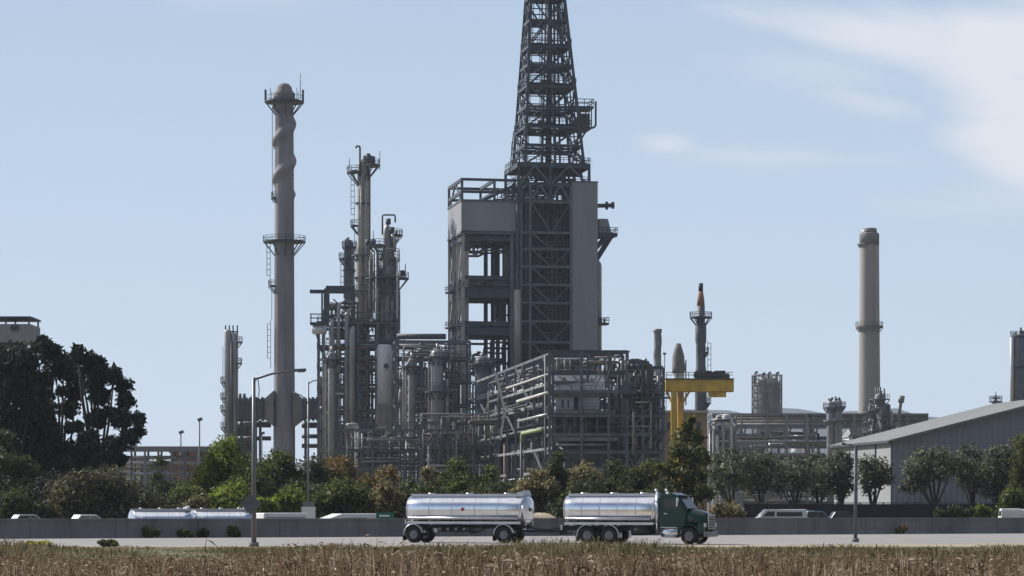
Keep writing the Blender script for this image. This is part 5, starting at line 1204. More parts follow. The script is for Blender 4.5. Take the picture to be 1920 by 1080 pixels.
def make_trailer(label, main=True, col=None):
    t = thing('tank_trailer', label, 'tank trailer', (0, 0, 0))
    tank_shell(-3.85, 3.85, 1.18, .86, 2.08, t)
    mb = MB()
    for s in (-1, 1): mb.beam((-3.9, s * .42, 1.02), (3.9, s * .42, 1.02), .1, .22)
    for x in (-3.8, -2, 0, 2, 3.8): mb.beam((x, -.42, 1.0), (x, .42, 1.0), .1, .16)
    mb.build('chassis', 'truck_black', t)
    for x in (-3.2, -1, 1.2, 3.2): MB().box((x, 0, 1.19), (.14, 1.7, .2)).build('tank_cradle', 'truck_black', t)
    for x in (-3.38, 2.72):
        MB().cyl((x, -.9, .52), (x, .9, .52), .11, n=10).build('axle', 'truck_black', t)
        for s in (-1, 1):
            wheel(t, x, s * .90, s, dual=True); fender(t, x, s * .9, .62, 10, 185)
            MB().box((x - .68, s * .9, .42), (.03, .62, .55)).build('mud_flap', 'truck_black', t)
            MB().beam((x - .6, s * .5, .8), (x + .6, s * .5, .8), .1, .2).build('spring', 'truck_black', t)
    MB().cyl((2.72, 0, .8), (2.72, 0, .98), .5, n=20).build('turntable', 'truck_black', t)
    MB().beam((2.9, .35, .74), (6.2, 0, .74), .16).beam((2.9, -.35, .74), (6.2, 0, .74), .16).build('drawbar', 'truck_black', t)
    MB().tube([(3.9, -.2, 1.05), (4.7, -.15, .86), (5.4, -.1, .84), (6.25, -.1, 1.0)], .045, 8).build('air_hose', 'truck_black', t)
    MB().box((-.9, 0, .82), (1.9, 1.5, .3)).build('piping_box', 'truck_black', t)
    for k in range(4): MB().cyl((-1.6 + .55 * k, -1.1, .86), (-1.6 + .55 * k, -.5, .95), .09, n=10).build('outlet_valve', 'rim', t)
    MB().tube([(.1, -1.0, .8), (.5, -1.02, .62), (1.0, -1.0, .72), (1.5, -1.0, .95)], .06, 8).build('hose', 'truck_black', t)
    for s in (-1, 1):
        MB().box((-3.98, s * .75, 1.3), (.08, .5, .3)).build('tail_lamp_panel', 'polished_dull', t); MB().cyl((-4.02, s * .75, 1.3), (-4.06, s * .75, 1.3), .09, n=10).build('tail_lamp', 'light_red', t)
    MB().box((-3.98, 0, .8), (.1, 2.2, .16)).build('rear_bumper', 'polished_dull', t)
    mb = MB()
    for s in (-1, 1): mb.beam((3.98, s * .55, 1.1), (3.78, s * .5, 3.22), .07)
    for k in range(5): mb.beam((3.98 - .03 * k, -.52, 1.45 + .36 * k), (3.98 - .03 * k, .52, 1.45 + .36 * k), .05)
    mb.beam((3.78, -.5, 3.22), (3.78, .5, 3.22), .1); mb.build('front_ladder', 'polished_dull', t)
    MB().add([(0, -1.2, 1.96), (.14, -1.2, 2.1), (0, -1.2, 2.24), (-.14, -1.2, 2.1), (0, -1.185, 1.96), (.14, -1.185, 2.1), (0, -1.185, 2.24), (-.14, -1.185, 2.1)], [(3, 2, 1, 0), (4, 5, 6, 7), (0, 1, 5, 4), (1, 2, 6, 5), (2, 3, 7, 6), (3, 0, 4, 7)]).build('placard', 'light_red', t)
    MB().prism([(3.3, 2.95), (3.86, 2.95), (3.8, 3.2), (3.45, 3.16)], -.65, .65).build('rollover_guard', 'polished_dull', t)
    return t
truck = make_truck()
trailer = make_trailer('shiny silver tank trailer towed behind the green cabbed tank truck')
trailer.location = TR - hd * 11.05; trailer.rotation_euler = (0, 0, R(YAW))
# vehicles on the sunken far road and parked beyond it (only their tops show over the wall)
wy = math.degrees(math.atan(WS))
for px, s, lab in ((299, 9, 'pale silver tank trailer beyond the wall, rear one of two in line'), (413, 9.3, 'pale silver tank trailer beyond the wall, front one right beside the street lamp')):
    x = X(px, 200); c = copy_tree(trailer); x = X(px, wall_y(x) + s); c.location = (x, wall_y(x) + s, -1.0); c.rotation_euler = (0, 0, R(wy)); c.scale = (.56, 1, 1)
    c['label'] = lab
def box_truck(label, px0, px1, s, ztop, slope=0.0):
    x0 = X(px0, 200); D = wall_y(x0) + s; L_ = (X(px1, D) - X(px0, D)) / math.cos(R(wy)) ; xm = X((px0 + px1) / 2, D); t = thing('box_trailer', label, 'trailer', (0, 0, 0)); h = ztop + 1.0
    MB().prism([(-L_ / 2, .95), (L_ / 2, .95), (L_ / 2, h), (-L_ / 2 + slope, h), (-L_ / 2, h - slope * .35)], -1.2, 1.2).build('body', 'white_paint', t, bevel=.05)
    mb = MB(); mb.box((0, -1.215, h - .34), (L_ - slope * 2 - .2, .03, .06)); mb.build('trim_stripe', 'sign_back', t)
    for x in (-L_ * .36, L_ * .3):
        for s_ in (-1, 1): wheel(t, x, s_ * .95, s_, r=.48)
    MB().box((0, 0, .8), (L_ - .2, .9, .25)).build('chassis', 'truck_black', t)
    t.location = (xm, wall_y(xm) + s, -1.0); t.rotation_euler = (0, 0, R(wy)); return t
box_truck('low white trailer beyond the wall between the two street lamps', 486, 566, 10, 1.72, .1)
box_truck('white sloped nose trailer beyond the wall, left of the small green sign', 606, 704, 9, 1.66, 1.1)
def car(label, px, D, m, L_=4.5, h=1.5, kind='sedan', rot=0, z=0, cat='car', group=None):
    t = thing('parked_car' if kind != 'van' else 'parked_van', label, cat, (0, 0, 0), group); w = .88 if kind != 'van' else .95
    if kind == 'van': body = [(-L_ / 2, .35), (L_ / 2, .35), (L_ / 2, .95), (L_ / 2 - .5, 1.15), (L_ / 2 - 1.15, h), (-L_ / 2 + .1, h), (-L_ / 2, h - .15)]
    else: body = [(-L_ / 2, .35), (L_ / 2, .35), (L_ / 2, .75), (L_ / 2 - .9, .95), (-L_ / 2 + .5, 1.0), (-L_ / 2, .85)]
    MB().prism(body, -w, w).build('body', m, t, bevel=.06)
    if kind == 'van': win = [[(L_ / 2 - 1.9, 1.2), (L_ / 2 - .8, 1.2), (L_ / 2 - 1.25, h - .2), (L_ / 2 - 1.9, h - .2)], [(-L_ / 2 + .5, 1.2), (L_ / 2 - 2.1, 1.2), (L_ / 2 - 2.1, h - .25), (-L_ / 2 + .5, h - .25)]]
    else:
        MB().prism([(-L_ * .38, .93), (L_ * .26, .93), (L_ * .08, h), (-L_ * .27, h)], -w + .1, w - .1).build('cabin', m, t, bevel=.05)
        win = [[(-L_ * .33, 1.0), (-L_ * .06, 1.0), (-L_ * .06, h - .1), (-L_ * .25, h - .1)], [(-L_ * .04, 1.0), (L_ * .2, 1.0), (L_ * .07, h - .1), (-L_ * .04, h - .1)]]
    for p in win:
        for s in (-1, 1): yw = s * (w + .005 if kind == 'van' else w - .095); MB().prism(p, yw, yw + s * .01).build('window', 'glass_dark', t)
    for x in (-L_ * .3, L_ * .3):
        for s in (-1, 1): wheel(t, x, s * (w - .1), s, r=.32, w=.2)
    t.location = (X(px, D), D, z); t.rotation_euler = (0, 0, R(rot)); return t
mat('car_blue', (.10, .18, .26), .3, .2, .1); mat('car_silver', (.45, .46, .47), .3, .4, .1); mat('car_dark', (.05, .05, .06), .3, .2, .1)
for k, (px, m_) in enumerate(((-22, 'car_silver'), (55, 'car_silver'), (168, 'white_paint'))):
    car('pale parked car whose roof shows over the left end of the wall', px, 218 + rnd.uniform(-.5, .5), m_, 4.0, 1.48 + rnd.uniform(-.06, .05), 'sedan', wy + 8 + rnd.uniform(-6, 6), group='parked cars beyond the left end of the wall')
car('long white van parked beyond the wall, right of the green cab', 1461, 246, 'white_paint', 5.0, 1.85, 'van', 180 + 4, cat='van')
car('pale blue parked car beside the long white van', 1533, 249, 'car_blue', 4.2, 1.68, 'sedan', 8)
car('silver parked car between the white van and the blue car', 1502, 252, 'car_silver', 4.2, 1.7, 'sedan', 186)
car('dark parked car behind the thin street lamp, right of the blue car', 1585, 256, 'car_dark', 4.2, 1.6, 'sedan', 4)
car('small white van at the right edge beyond the wall', 1892, 254, 'white_paint', 2.2, 1.9, 'van', 90, cat='van'); car('white van touching the right edge of the picture, nearest the edge', 1913, 256, 'white_paint', 2.2, 1.85, 'van', 90, cat='van')

t = thing('earth_mound', 'low tan earth mound beyond the wall in the gap between trailer and truck', 'mound', (X(1012, 226), 226, 0)); mb = MB(); n = 14; v = []
for i in range(n + 1):
    for j in range(7):
        a = i / n * 2 - 1; b = j / 6 * 2 - 1; v.append((X(1012, 226) + a * 2.6, 226 + b * 1.9, max(-.05, 1.6 * max(0, (1 - a * a) * (1 - b * b)) ** .5 * (1 - .3 * a + .1 * math.sin(5 * a + 3 * b)))))
mb.add(v, [(i * 7 + j, i * 7 + 7 + j, i * 7 + 8 + j, i * 7 + 1 + j) for i in range(n) for j in range(6)], True); mb.build('heap', 'dirt_tan', t)
# ================================================================= vegetation
def leaves(cl, n_per, size, m, name, root, core=.3, seed=0, flat=.0, squash=1.0):
    """leaf-sized faces spread through clumps; cl: (x, y, z, rx, ry, rz)"""
    g_ = np.random.default_rng(seed); out = []
    for x, y, z, rx, ry, rz in cl:
        n = int(n_per * max(.4, min(3.0, (rx * rz) / 1.2)))
        for frac, lo, hi, sz in ((1 - core, .62, 1.08, size), (core, .05, .8, size * 2.2)):
            k = max(1, int(n * frac * (1 if lo > .5 else .55)))
            d = g_.normal(size=(k, 3)); d /= np.linalg.norm(d, axis=1)[:, None]
            r = g_.uniform(lo, hi, (k, 1)); r = np.where(g_.random((k, 1)) < .10, r * g_.uniform(1.0, 1.28, (k, 1)), r)
            c = d * r * np.array([rx, ry, rz]) + np.array([x, y, z])
            nrm = d * .6 + g_.normal(size=(k, 3)) * .75; nrm /= np.linalg.norm(nrm, axis=1)[:, None]
            a = np.cross(nrm, g_.normal(size=(k, 3))); a /= np.linalg.norm(a, axis=1)[:, None] + 1e-6; b = np.cross(nrm, a)
            s = sz * g_.uniform(.55, 1.35, (k, 1)); l = s * g_.uniform(.8, 1.5, (k, 1)); w = s * .55
            out.append(np.stack([c - a * l, c - b * w + nrm * s * .15, c + a * l, c + b * w + nrm * s * .15], 1).reshape(-1, 3))
    v = np.concatenate(out); v[:, 2] = np.maximum(v[:, 2], .03)
    return np_mesh(name, v, 4, m, root)
def limbs(root, base, targets, r0, m='bark', name='trunk', fork=.35):
    mb = MB(); b = Vector(base)
    for k, p in enumerate(targets):
        p = Vector(p); f = b.lerp(p, fork); f = Vector((b.x + (p.x - b.x) * fork * .45, b.y + (p.y - b.y) * fork * .45, f.z)); q = f.lerp(p, .55) + Vector((rnd.uniform(-.3, .3), rnd.uniform(-.3, .3), .1))
        rr = r0 if k == 0 else r0 * .7
        mb.tube([b + Vector((rnd.uniform(-.1, .1) * (k > 0), 0, 0)), f, q, p], [rr, rr * .8, rr * .5, rr * .2], 7)
    return mb.build(name, m, root)
SEED = [100]
def plant(name, label, cat, px, D, clumps, m, n_per=230, size=.22, core=.35, trunk=True, r0=.18, group=None, depth=.8):
    """clumps given in photograph rows and columns (px, py, r) about the plant's own distance; each gets its own depth"""
    t = thing(name, label, cat, (X(px, D), D, 0), group); S = D / F; cl = []
    for cx, cy, r in clumps:
        rr = r * S; cl.append((X(cx, D), D + rnd.uniform(-1, 1) * rr * depth * 1.5, max(rr * .3, Z(cy, D)), rr * rnd.uniform(.9, 1.15), rr * rnd.uniform(.9, 1.15), rr * rnd.uniform(.8, 1.0)))
    SEED[0] += 1
    if trunk: limbs(t, (X(px, D), D, 0), [c[:3] for c in sorted(cl, key=lambda c: -c[2])[:8]], r0)
    else: limbs(t, (X(px, D), D, 0), [c[:3] for c in cl[:5]], r0 * .5, name='stem')
    leaves(cl, n_per, size, m, 'crown' if trunk else 'foliage', t, core, SEED[0]); return t
def dome(px, top, w, bottom=975, n=14, k=.27, rag=.18, flat=.75):
    """clump positions filling a dome w pixels wide"""
    out = []; h = bottom - top; r = w * k
    for i in range(n):
        for _ in range(20):
            a = rnd.uniform(-1, 1); b = rnd.uniform(.1, 1)
            if abs(a) ** 2.6 + b ** 2.6 <= 1: break
        rr = min(r, h * .4) * rnd.uniform(.65, 1.1)
        out.append((px + a * max(1, w / 2 - rr * .75), bottom - b * (h - rr * .9) * (1 - rag * rnd.random() * .5), rr))
    out.append((px + rnd.uniform(-.1, .1) * w, top + r * .75, r * .85)); return out
# three big eucalyptus on the left
E = dict(m='leaf_euc', n_per=400, size=.22, core=.42, r0=.3, depth=1.0)
plant('eucalyptus_tree', 'huge dark eucalyptus cut by the left edge, below the boxed tower head', 'tree', 28, 252, [(15, 690, 42), (55, 678, 34), (-20, 720, 50), (30, 735, 46), (70, 730, 34), (0, 790, 55), (50, 795, 48), (85, 775, 26), (20, 850, 55), (70, 850, 42), (90, 870, 30), (-40, 800, 50), (40, 665, 20)], **E)
plant('eucalyptus_tree', 'dark eucalyptus with highest pointed top, between two other dark crowns', 'tree', 112, 256, [(84, 652, 19), (100, 672, 26), (122, 690, 30), (83, 640, 11), (102, 655, 13), (140, 735, 20), (80, 710, 24), (78, 745, 28), (128, 700, 22), (122, 765, 22), (90, 815, 30), (125, 850, 26), (110, 885, 34), (132, 800, 13), (118, 735, 14)], **E)
plant('eucalyptus_tree', 'broad dark eucalyptus whose rounded right side stands against open sky', 'tree', 182, 250, [(147, 668, 15), (146, 655, 9), (165, 672, 17), (178, 682, 22), (160, 700, 26), (190, 705, 24), (212, 700, 16), (228, 722, 17), (234, 752, 19), (228, 785, 22), (255, 785, 18), (262, 808, 13), (245, 822, 22), (220, 835, 22), (185, 745, 22), (180, 785, 24), (175, 720, 22), (170, 830, 28), (160, 870, 32), (200, 862, 26), (145, 800, 12), (205, 772, 12), (225, 862, 14), (185, 890, 30), (215, 705, 14)], **E)
def bush(label, px, D, top, w, m, name='bush', cat='bush', n=14, **k):
    a = dict(n_per=330, size=.145, core=.38, trunk=False, r0=.15); fl = {q: k.pop(q) for q in ('kk', 'rag', 'bottom') if q in k}; a.update(k)
    return plant(name, label, cat, px, D, dome(px, top, w * 1.5, fl.get('bottom', 985), int(n * 1.7), fl.get('kk', .22), fl.get('rag', .12)), m, **a)
bush('grey-green bush at the left edge below the dark eucalyptus', 20, 240, 800, 90, 'leaf_dark', n=14)
bush('dark undergrowth shrub at the foot of the pointed eucalyptus', 105, 236, 880, 110, 'leaf_euc', n=14)
bush('dull low brush at the left edge just above the pale parked cars', 40, 231, 908, 120, 'leaf_dark', n=12)
bush('brownish olive weedy shrub below the broad eucalyptus', 180, 232, 875, 130, 'leaf_dull', n=16, size=.15, rag=.6)
bush('dull olive weedy shrub right of the brownish one', 262, 232, 898, 110, 'leaf_dull', n=14, size=.15, rag=.6)
bush('small dark round tree in front of the covered pipe rack', 308, 300, 852, 62, 'leaf_dark', 'small_tree', 'tree', n=12)
bush('low olive-green shrub left of the bright green bush', 345, 234, 905, 90, 'leaf_mid', n=12)
bush('bright yellow-green bush with tall rounded top left of the street lamp', 428, 246, 814, 96, 'leaf_bright', 'small_tree', 'tree', n=20, kk=.23)
bush('bright green leafy bush below the tall yellow-green one', 432, 233, 900, 92, 'leaf_bright', n=14)
bush('greyish tan scrub left of the bright leafy bush', 376, 231, 925, 60, 'leaf_tan', n=9, size=.14)
bush('wide dark green bush right of the tallest street lamp', 522, 250, 842, 92, 'leaf_mid', n=18)
bush('dark olive bush behind the slim street lamp', 585, 252, 852, 90, 'leaf_dark', n=16)
bush('bright green creeper-covered mound left of the slim street lamp', 540, 232, 908, 70, 'leaf_bright', n=11)
bush('low bright green shrub at the foot of the dark bush by the tallest lamp', 497, 229, 930, 60, 'leaf_bright', n=9)
bush('flat brown-topped bush right of the slim street lamp', 628, 256, 850, 92, 'leaf_rust', n=13)
bush('round dark green bush, neatly domed, below the flat brown-topped one', 644, 234, 888, 84, 'leaf_mid', n=16, size=.15)
bush('rust-brown rounded bush above the tan topped one', 722, 248, 870, 82, 'leaf_rust', n=14)
bush('tan topped bush below the rust-brown one, left of the tank trailer', 728, 236, 893, 82, 'leaf_tan', n=12, size=.16)
bush('dark bush between the round green bush and the tan topped one', 690, 240, 915, 60, 'leaf_dark', n=10)
bush('yellowish bush left of the green domed bush above the trailer', 795, 243, 872, 62, 'leaf_tan', n=11, size=.16)
bush('green domed bush with dark base above the middle of the tank trailer', 845, 247, 857, 84, 'leaf_mid', n=16)
bush('dark low bush right above the rear of the tank trailer', 800, 236, 905, 110, 'leaf_dark', n=14)
bush('soft green bush right of the green domed one', 914, 246, 870, 76, 'leaf_mid', n=14)
bush('dark low bush above the front of the tank trailer', 900, 235, 912, 120, 'leaf_dark', n=14)
bush('yellowish feathery bush above the gap between trailer and truck', 1003, 238, 878, 76, 'leaf_tan', n=13, size=.18)
bush('narrow dark conifer above the rear of the tank truck', 1042, 242, 846, 40, 'leaf_dark', 'conifer', 'tree', n=13, kk=.3)
bush('pale tan-green bush right of the narrow conifer', 1092, 246, 862, 74, 'leaf_tan', n=13, size=.16)
bush('dark green bush above the middle of the tank truck', 1080, 235, 900, 90, 'leaf_dark', n=13)
bush('dark olive bush above the front half of the silver tank', 1150, 244, 858, 84, 'leaf_dark', n=15)
bush('dark ragged bush just left of the tall willow', 1208, 242, 862, 80, 'leaf_willow', n=15)
bush('low dark scrub right behind the green cab', 1250, 234, 905, 110, 'leaf_dark', n=13)
for px_, tp, w_, lab in ((668, 905, 90, 'dark low bush filling the gap right of the round green bush'), (765, 893, 80, 'dark low bush directly left of the rear of the silver trailer'), (875, 888, 90, 'dark olive bush behind the middle of the silver trailer, lower than its neighbours'), (955, 893, 90, 'dark green low bush above the front end of the silver trailer'), (1030, 898, 80, 'dark low bush in the gap between trailer and truck'), (1120, 890, 90, 'low dark bush directly above the silver tank of the truck'), (1185, 885, 80, 'dark bush above the joint of silver tank and green cab'), (560, 895, 90, 'dark bush between the two left street lamps, under the taller bushes'), (470, 880, 90, 'dark green shrub directly behind the diamond sign'), (610, 905, 70, 'dark shrub right of the white sign board')):
    bush(lab, px_, 241, tp, w_, rnd.choice(('leaf_dark', 'leaf_mid', 'leaf_dark')), n=12)
plant('willow_tree', 'tall olive willow-like tree rising behind the green cab below the yellow crane', 'tree', 1290, 248, [(1288, 800, 14), (1297, 788, 8), (1280, 822, 20), (1306, 820, 18), (1270, 848, 22), (1300, 850, 24), (1318, 860, 18), (1258, 880, 24), (1288, 885, 26), (1315, 895, 20), (1245, 915, 24), (1275, 925, 26), (1305, 930, 24), (1325, 925, 14), (1236, 880, 14)], 'leaf_willow', n_per=230, size=.2, core=.4, r0=.3)
# olive trees along the warehouse
def olive(px, D, label, cl): plant('olive_tree', label, 'tree', px, D, [(a, b + 5, r * 1.55) for a, b, r in cl], 'leaf_olive', n_per=240, size=.17, core=.38, r0=.2, depth=.9)
olive(1372, 300, 'grey-green tree right of the willow, leftmost in the row of round crowned trees', [(1358, 862, 17), (1380, 858, 16), (1345, 880, 18), (1370, 882, 20), (1352, 905, 16), (1385, 895, 16), (1340, 860, 11)])
olive(1424, 302, 'grey-green tree second from the left in the row, next to two pale posts', [(1415, 860, 16), (1435, 862, 15), (1402, 878, 16), (1425, 880, 20), (1445, 880, 13), (1410, 905, 16), (1432, 905, 14)])
olive(1492, 300, 'wide low olive tree in the row between pipe bridge and warehouse', [(1478, 872, 17), (1498, 868, 15), (1462, 888, 16), (1485, 892, 20), (1508, 890, 16), (1455, 908, 11), (1500, 908, 12)])
olive(1536, 304, 'dense upright olive tree left of the thin street lamp, beside a taller one', [(1530, 862, 15), (1545, 868, 15), (1522, 885, 17), (1542, 890, 18), (1528, 910, 15), (1550, 912, 12)])
olive(1578, 301, 'tall narrow olive tree just left of the thin street lamp', [(1575, 853, 13), (1588, 862, 13), (1566, 872, 15), (1582, 880, 17), (1570, 898, 15), (1590, 905, 13), (1578, 918, 12)])
olive(1636, 300, 'olive tree in front of the pale warehouse side wall', [(1622, 866, 13), (1640, 872, 15), (1656, 878, 13), (1618, 888, 14), (1640, 895, 17), (1660, 892, 10), (1630, 912, 10)])
olive(1752, 296, 'round crowned olive tree with bare forked trunk before the dark gable wall', [(1728, 855, 17), (1752, 850, 15), (1775, 856, 15), (1712, 872, 15), (1738, 875, 19), (1765, 876, 18), (1785, 872, 12), (1705, 905, 14), (1725, 898, 15), (1715, 880, 12), (1770, 885, 12)])
olive(1822, 298, 'drooping olive tree before the gable wall, left of the fullest one', [(1820, 848, 15), (1835, 858, 15), (1808, 868, 15), (1825, 878, 17), (1804, 890, 12), (1820, 905, 14), (1840, 892, 13)])
olive(1870, 296, 'fullest olive tree before the gable wall near the right edge', [(1862, 848, 14), (1882, 845, 14), (1898, 855, 12), (1855, 868, 17), (1880, 870, 20), (1900, 875, 13), (1850, 892, 15), (1872, 898, 19), (1895, 895, 13), (1858, 915, 13), (1880, 918, 12)])
bush('leafy green shrub cut by the right edge of the picture', 1922, 290, 810, 50, 'leaf_willow', 'small_tree', 'tree', n=14, kk=.35)
bush('dark low shrub at the right before the fullest olive tree', 1905, 275, 912, 60, 'leaf_mid', n=9)
bush('yellow-green low shrub in front of the dark fence', 1842, 268, 946, 34, 'leaf_bright', n=7, size=.14, bottom=968)
bush('tawny dry shrub just right of the green cab nose', 1362, 240, 938, 54, 'leaf_tan', n=9, size=.14)
bush('dark shrub in front of the fence, left of the yellow-green one', 1790, 266, 948, 70, 'leaf_dark', n=9, size=.15, bottom=968)
# weeds rooted along the near side of the wall
def weed(label, px, s, w, h, m, name='weed', n=6, size=.07):
    x = X(px, 190); D = wall_y(x) - s; D = wall_y(X(px, D)) - s; x = X(px, D); t = thing(name, label, 'weed', (x, D, 0)); SEED[0] += 1
    cl = [(x + rnd.uniform(-.5, .5) * w, D + rnd.uniform(-.2, .2), h * rnd.uniform(.3, .75), w * .3, w * .3, h * .3) for _ in range(n)]
    limbs(t, (x, D, 0), [c[:3] for c in cl], .025, name='stem'); leaves(cl, 420, size, m, 'foliage', t, .3, SEED[0])
weed('round dark green weed at the wall foot, leftmost of four', 284, .9, .95, .85, 'leaf_mid')
weed('low yellowish green weed at the wall foot, second of four from the left', 347, .9, .9, .6, 'leaf_mid'); weed('small dark weed at the wall foot, third of four from the left', 381, .8, .6, .65, 'leaf_dark')
weed('upright dark weed against the wall, right beside the tallest street lamp', 437, .8, .8, .95, 'leaf_mid'); weed('dry tan weed against the wall right of the thin street lamp', 1694, .8, .9, .75, 'leaf_tan')
def verge(label, px, D, w, h, m, name, cat):
    t = thing(name, label, cat, (X(px, D), D, 0)); SEED[0] += 1; x = X(px, D); cl = [(x + rnd.uniform(-.5, .5) * w, D + rnd.uniform(-.3, .3), h * rnd.uniform(.3, .8), w * .28, w * .28, h * .3) for _ in range(7)]
    limbs(t, (x, D, 0), [c[:3] for c in cl], .02, name='stem'); leaves(cl, 420, .06, m, 'foliage', t, .3, SEED[0])
verge('small dark green shrub in the dry grass at the road edge', 204, 148, 1.0, .42, 'leaf_mid', 'shrub', 'shrub')
verge('patch of yellow flowering weed in the grass at the lower left', 72, 146, 1.1, .38, 'leaf_yellow', 'flowering_weed', 'weed'); verge('sparse yellow flowering weed left of the larger yellow patch', 45, 142, .6, .3, 'leaf_yellow', 'flowering_weed', 'weed')
# ---- dry grass and reeds in front
def blades(name, m, n, D0, D1, hf, w, lean, seed, pw=1.0, wide=1.25, tip=None, rag=.2):
    g_ = np.random.default_rng(seed); D = D0 + (D1 - D0) * g_.random(n) ** pw; x = (g_.random(n) - .5) * 1920 / F * D * wide
    cl = np.sin(x * .9 + D * .35) * .5 + np.sin(x * 2.3 - D * .8 + 1) * .4 + np.sin(x * .27 + 2 + D * .11) * .5 + np.sin(x * 5.1 + D * 1.7) * .3
    keep = g_.random(n) < np.clip(.55 + .42 * cl, .08, 1); x, D, cl = x[keep], D[keep], cl[keep]; n = len(x)
    lf = np.sin(x * .21 + 1.3) * .5 + np.sin(x * .47 + D * .05) * .35 + np.sin(x * 1.3 + D * .2) * .25
    h = hf(D) * np.clip(1 + rag * lf, .4, 1 + rag) * (.45 + .65 * g_.random(n) ** .8) * (1 + .16 * cl) * np.where(g_.random(n) < .02, 1.25, 1); a = g_.uniform(0, 2 * np.pi, n); ln = g_.normal(0, lean, n) + .05
    ld = g_.uniform(0, 2 * np.pi, n); ww = w * g_.uniform(.5, 1.5, n); z = np.zeros(n)
    b = np.stack([x, D, z], 1); wd = np.stack([np.cos(a), np.sin(a) * .6, z], 1) * ww[:, None]
    off = np.stack([np.cos(ld), np.sin(ld), z], 1) * (ln * h)[:, None]; up = np.stack([z, z, h], 1); f = g_.uniform(.4, .85, (n, 1))
    mid = b + off * f ** 1.7 + up * f
    q = np.stack([b, mid - wd, b + off * 1.1 + up, mid + wd], 1).reshape(-1, 3)
    if tip:                                  # drooping leaves and feathery seed heads at the upper half of some stalks
        k = np.where(g_.random(n) < tip)[0]; c = (b + off * .9 + up * g_.uniform(.45, 1.0, (n, 1)))[k]; m_ = len(k); aa = g_.uniform(0, 2 * np.pi, m_); L_ = h[k] * g_.uniform(.06, .20, m_)
        d = np.stack([np.cos(aa), np.sin(aa), g_.uniform(-.5, .9, m_)], 1) * L_[:, None]; s = np.stack([-np.sin(aa) * .5, np.cos(aa) * .5, np.ones(m_)], 1) * (g_.uniform(.008, .024, m_))[:, None]
        q = np.concatenate([q, np.stack([c, c + d * .5 - s, c + d - np.array([0, 0, 1]) * (L_ * .25)[:, None], c + d * .5 + s], 1).reshape(-1, 3)])
    return np_mesh(name, q, 4, m)
struct(blades('reeds', 'reed', 120000, 50, 118, lambda D: np.clip(2.48 - .0200 * D, .20, 1.15), 0.012, .24, 3, pw=.8, tip=.9), 'stuff')
struct(blades('dry_grass', 'short_grass', 80000, 96, 149, lambda D: np.clip(.60 - .0034 * (D - 96), .1, .6) * np.clip((149 - D) / 22, .28, 1), .022, .5, 4, wide=1.3, tip=.4, rag=.8), 'stuff')
# ---- the air between here and the hills
hz = MB().box((0, 2900, 94), (8000, 6400, 194)).build('haze', 'ground_soil'); struct(hz, 'stuff')
m = bpy.data.materials.new('air'); m.use_nodes = True; nt = m.node_tree; nt.nodes.remove(nt.nodes['Principled BSDF'])
pv = nt.nodes.new('ShaderNodeVolumePrincipled'); pv.inputs['Color'].default_value = (.76, .85, 1, 1); pv.inputs['Density'].default_value = 7.5e-5; pv.inputs['Anisotropy'].default_value = .2
nt.links.new(pv.outputs[0], nt.nodes['Material Output'].inputs['Volume']); hz.data.materials.clear(); hz.data.materials.append(m)
# ================================================================= camera, sky, sun
cam = bpy.data.cameras.new('camera'); co = bpy.data.objects.new('camera', cam); COL.objects.link(co)
co.location = (0, 0, CH); co.rotation_euler = (R(90), 0, 0)
cam.sensor_width = 36; cam.lens = 36 * F / 1920; cam.shift_y = (HOR - 540) / 1920; cam.clip_start = 1; cam.clip_end = 20000
SC.camera = co
sd = Vector((math.sin(R(SUN_AZ)) * math.cos(R(SUN_EL)), math.cos(R(SUN_AZ)) * math.cos(R(SUN_EL)), math.sin(R(SUN_EL))))
sl = bpy.data.lights.new('sun', 'SUN'); sl.energy = 5.0; sl.angle = R(.55); sl.color = (1, .955, .89)
so = bpy.data.objects.new('sun', sl); COL.objects.link(so); so.rotation_euler = (-sd).to_track_quat('-Z', 'Y').to_euler(); so.location = (-200, 0, 300)
w = bpy.data.worlds.new('World'); SC.world = w; w.use_nodes = True
nt = w.node_tree; N = nt.nodes; L = nt.links; bg = N['Background']
sky = N.new('ShaderNodeTexSky'); sky.sky_type = 'NISHITA'; sky.sun_disc = False
sky.sun_elevation = R(SUN_EL); sky.sun_rotation = R(SUN_AZ); sky.air_density = 1.0; sky.dust_density = .6; sky.ozone_density = 1.4; sky.altitude = 0
SKS = .085
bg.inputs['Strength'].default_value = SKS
def M(op, a, b=None, clamp=False):
    n = N.new('ShaderNodeMath'); n.operation = op; n.use_clamp = clamp
    for i, x in enumerate((a, b)):
        if x is None: continue
        if isinstance(x, (int, float)): n.inputs[i].default_value = x
        else: L.new(x, n.inputs[i])
    return n.outputs[0]
tc = N.new('ShaderNodeTexCoord'); sp = N.new('ShaderNodeSeparateXYZ'); L.new(tc.outputs['Generated'], sp.inputs[0])
dx, dy, dz = sp.outputs
yy = M('MAXIMUM', dy, .02); a_ = M('DIVIDE', dx, yy); e_ = M('DIVIDE', dz, yy)
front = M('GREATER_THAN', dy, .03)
cb = N.new('ShaderNodeCombineXYZ'); L.new(M('ADD', M('MULTIPLY', a_, 14.0), M('MULTIPLY', e_, 10.0)), cb.inputs[0]); L.new(M('ADD', M('MULTIPLY', e_, 46.0), M('MULTIPLY', a_, 6.0)), cb.inputs[1])
n1 = N.new('ShaderNodeTexNoise'); n1.inputs['Scale'].default_value = 1.0; n1.inputs['Detail'].default_value = 7; n1.inputs['Roughness'].default_value = .62; n1.inputs['Distortion'].default_value = .6
L.new(cb.outputs[0], n1.inputs['Vector'])
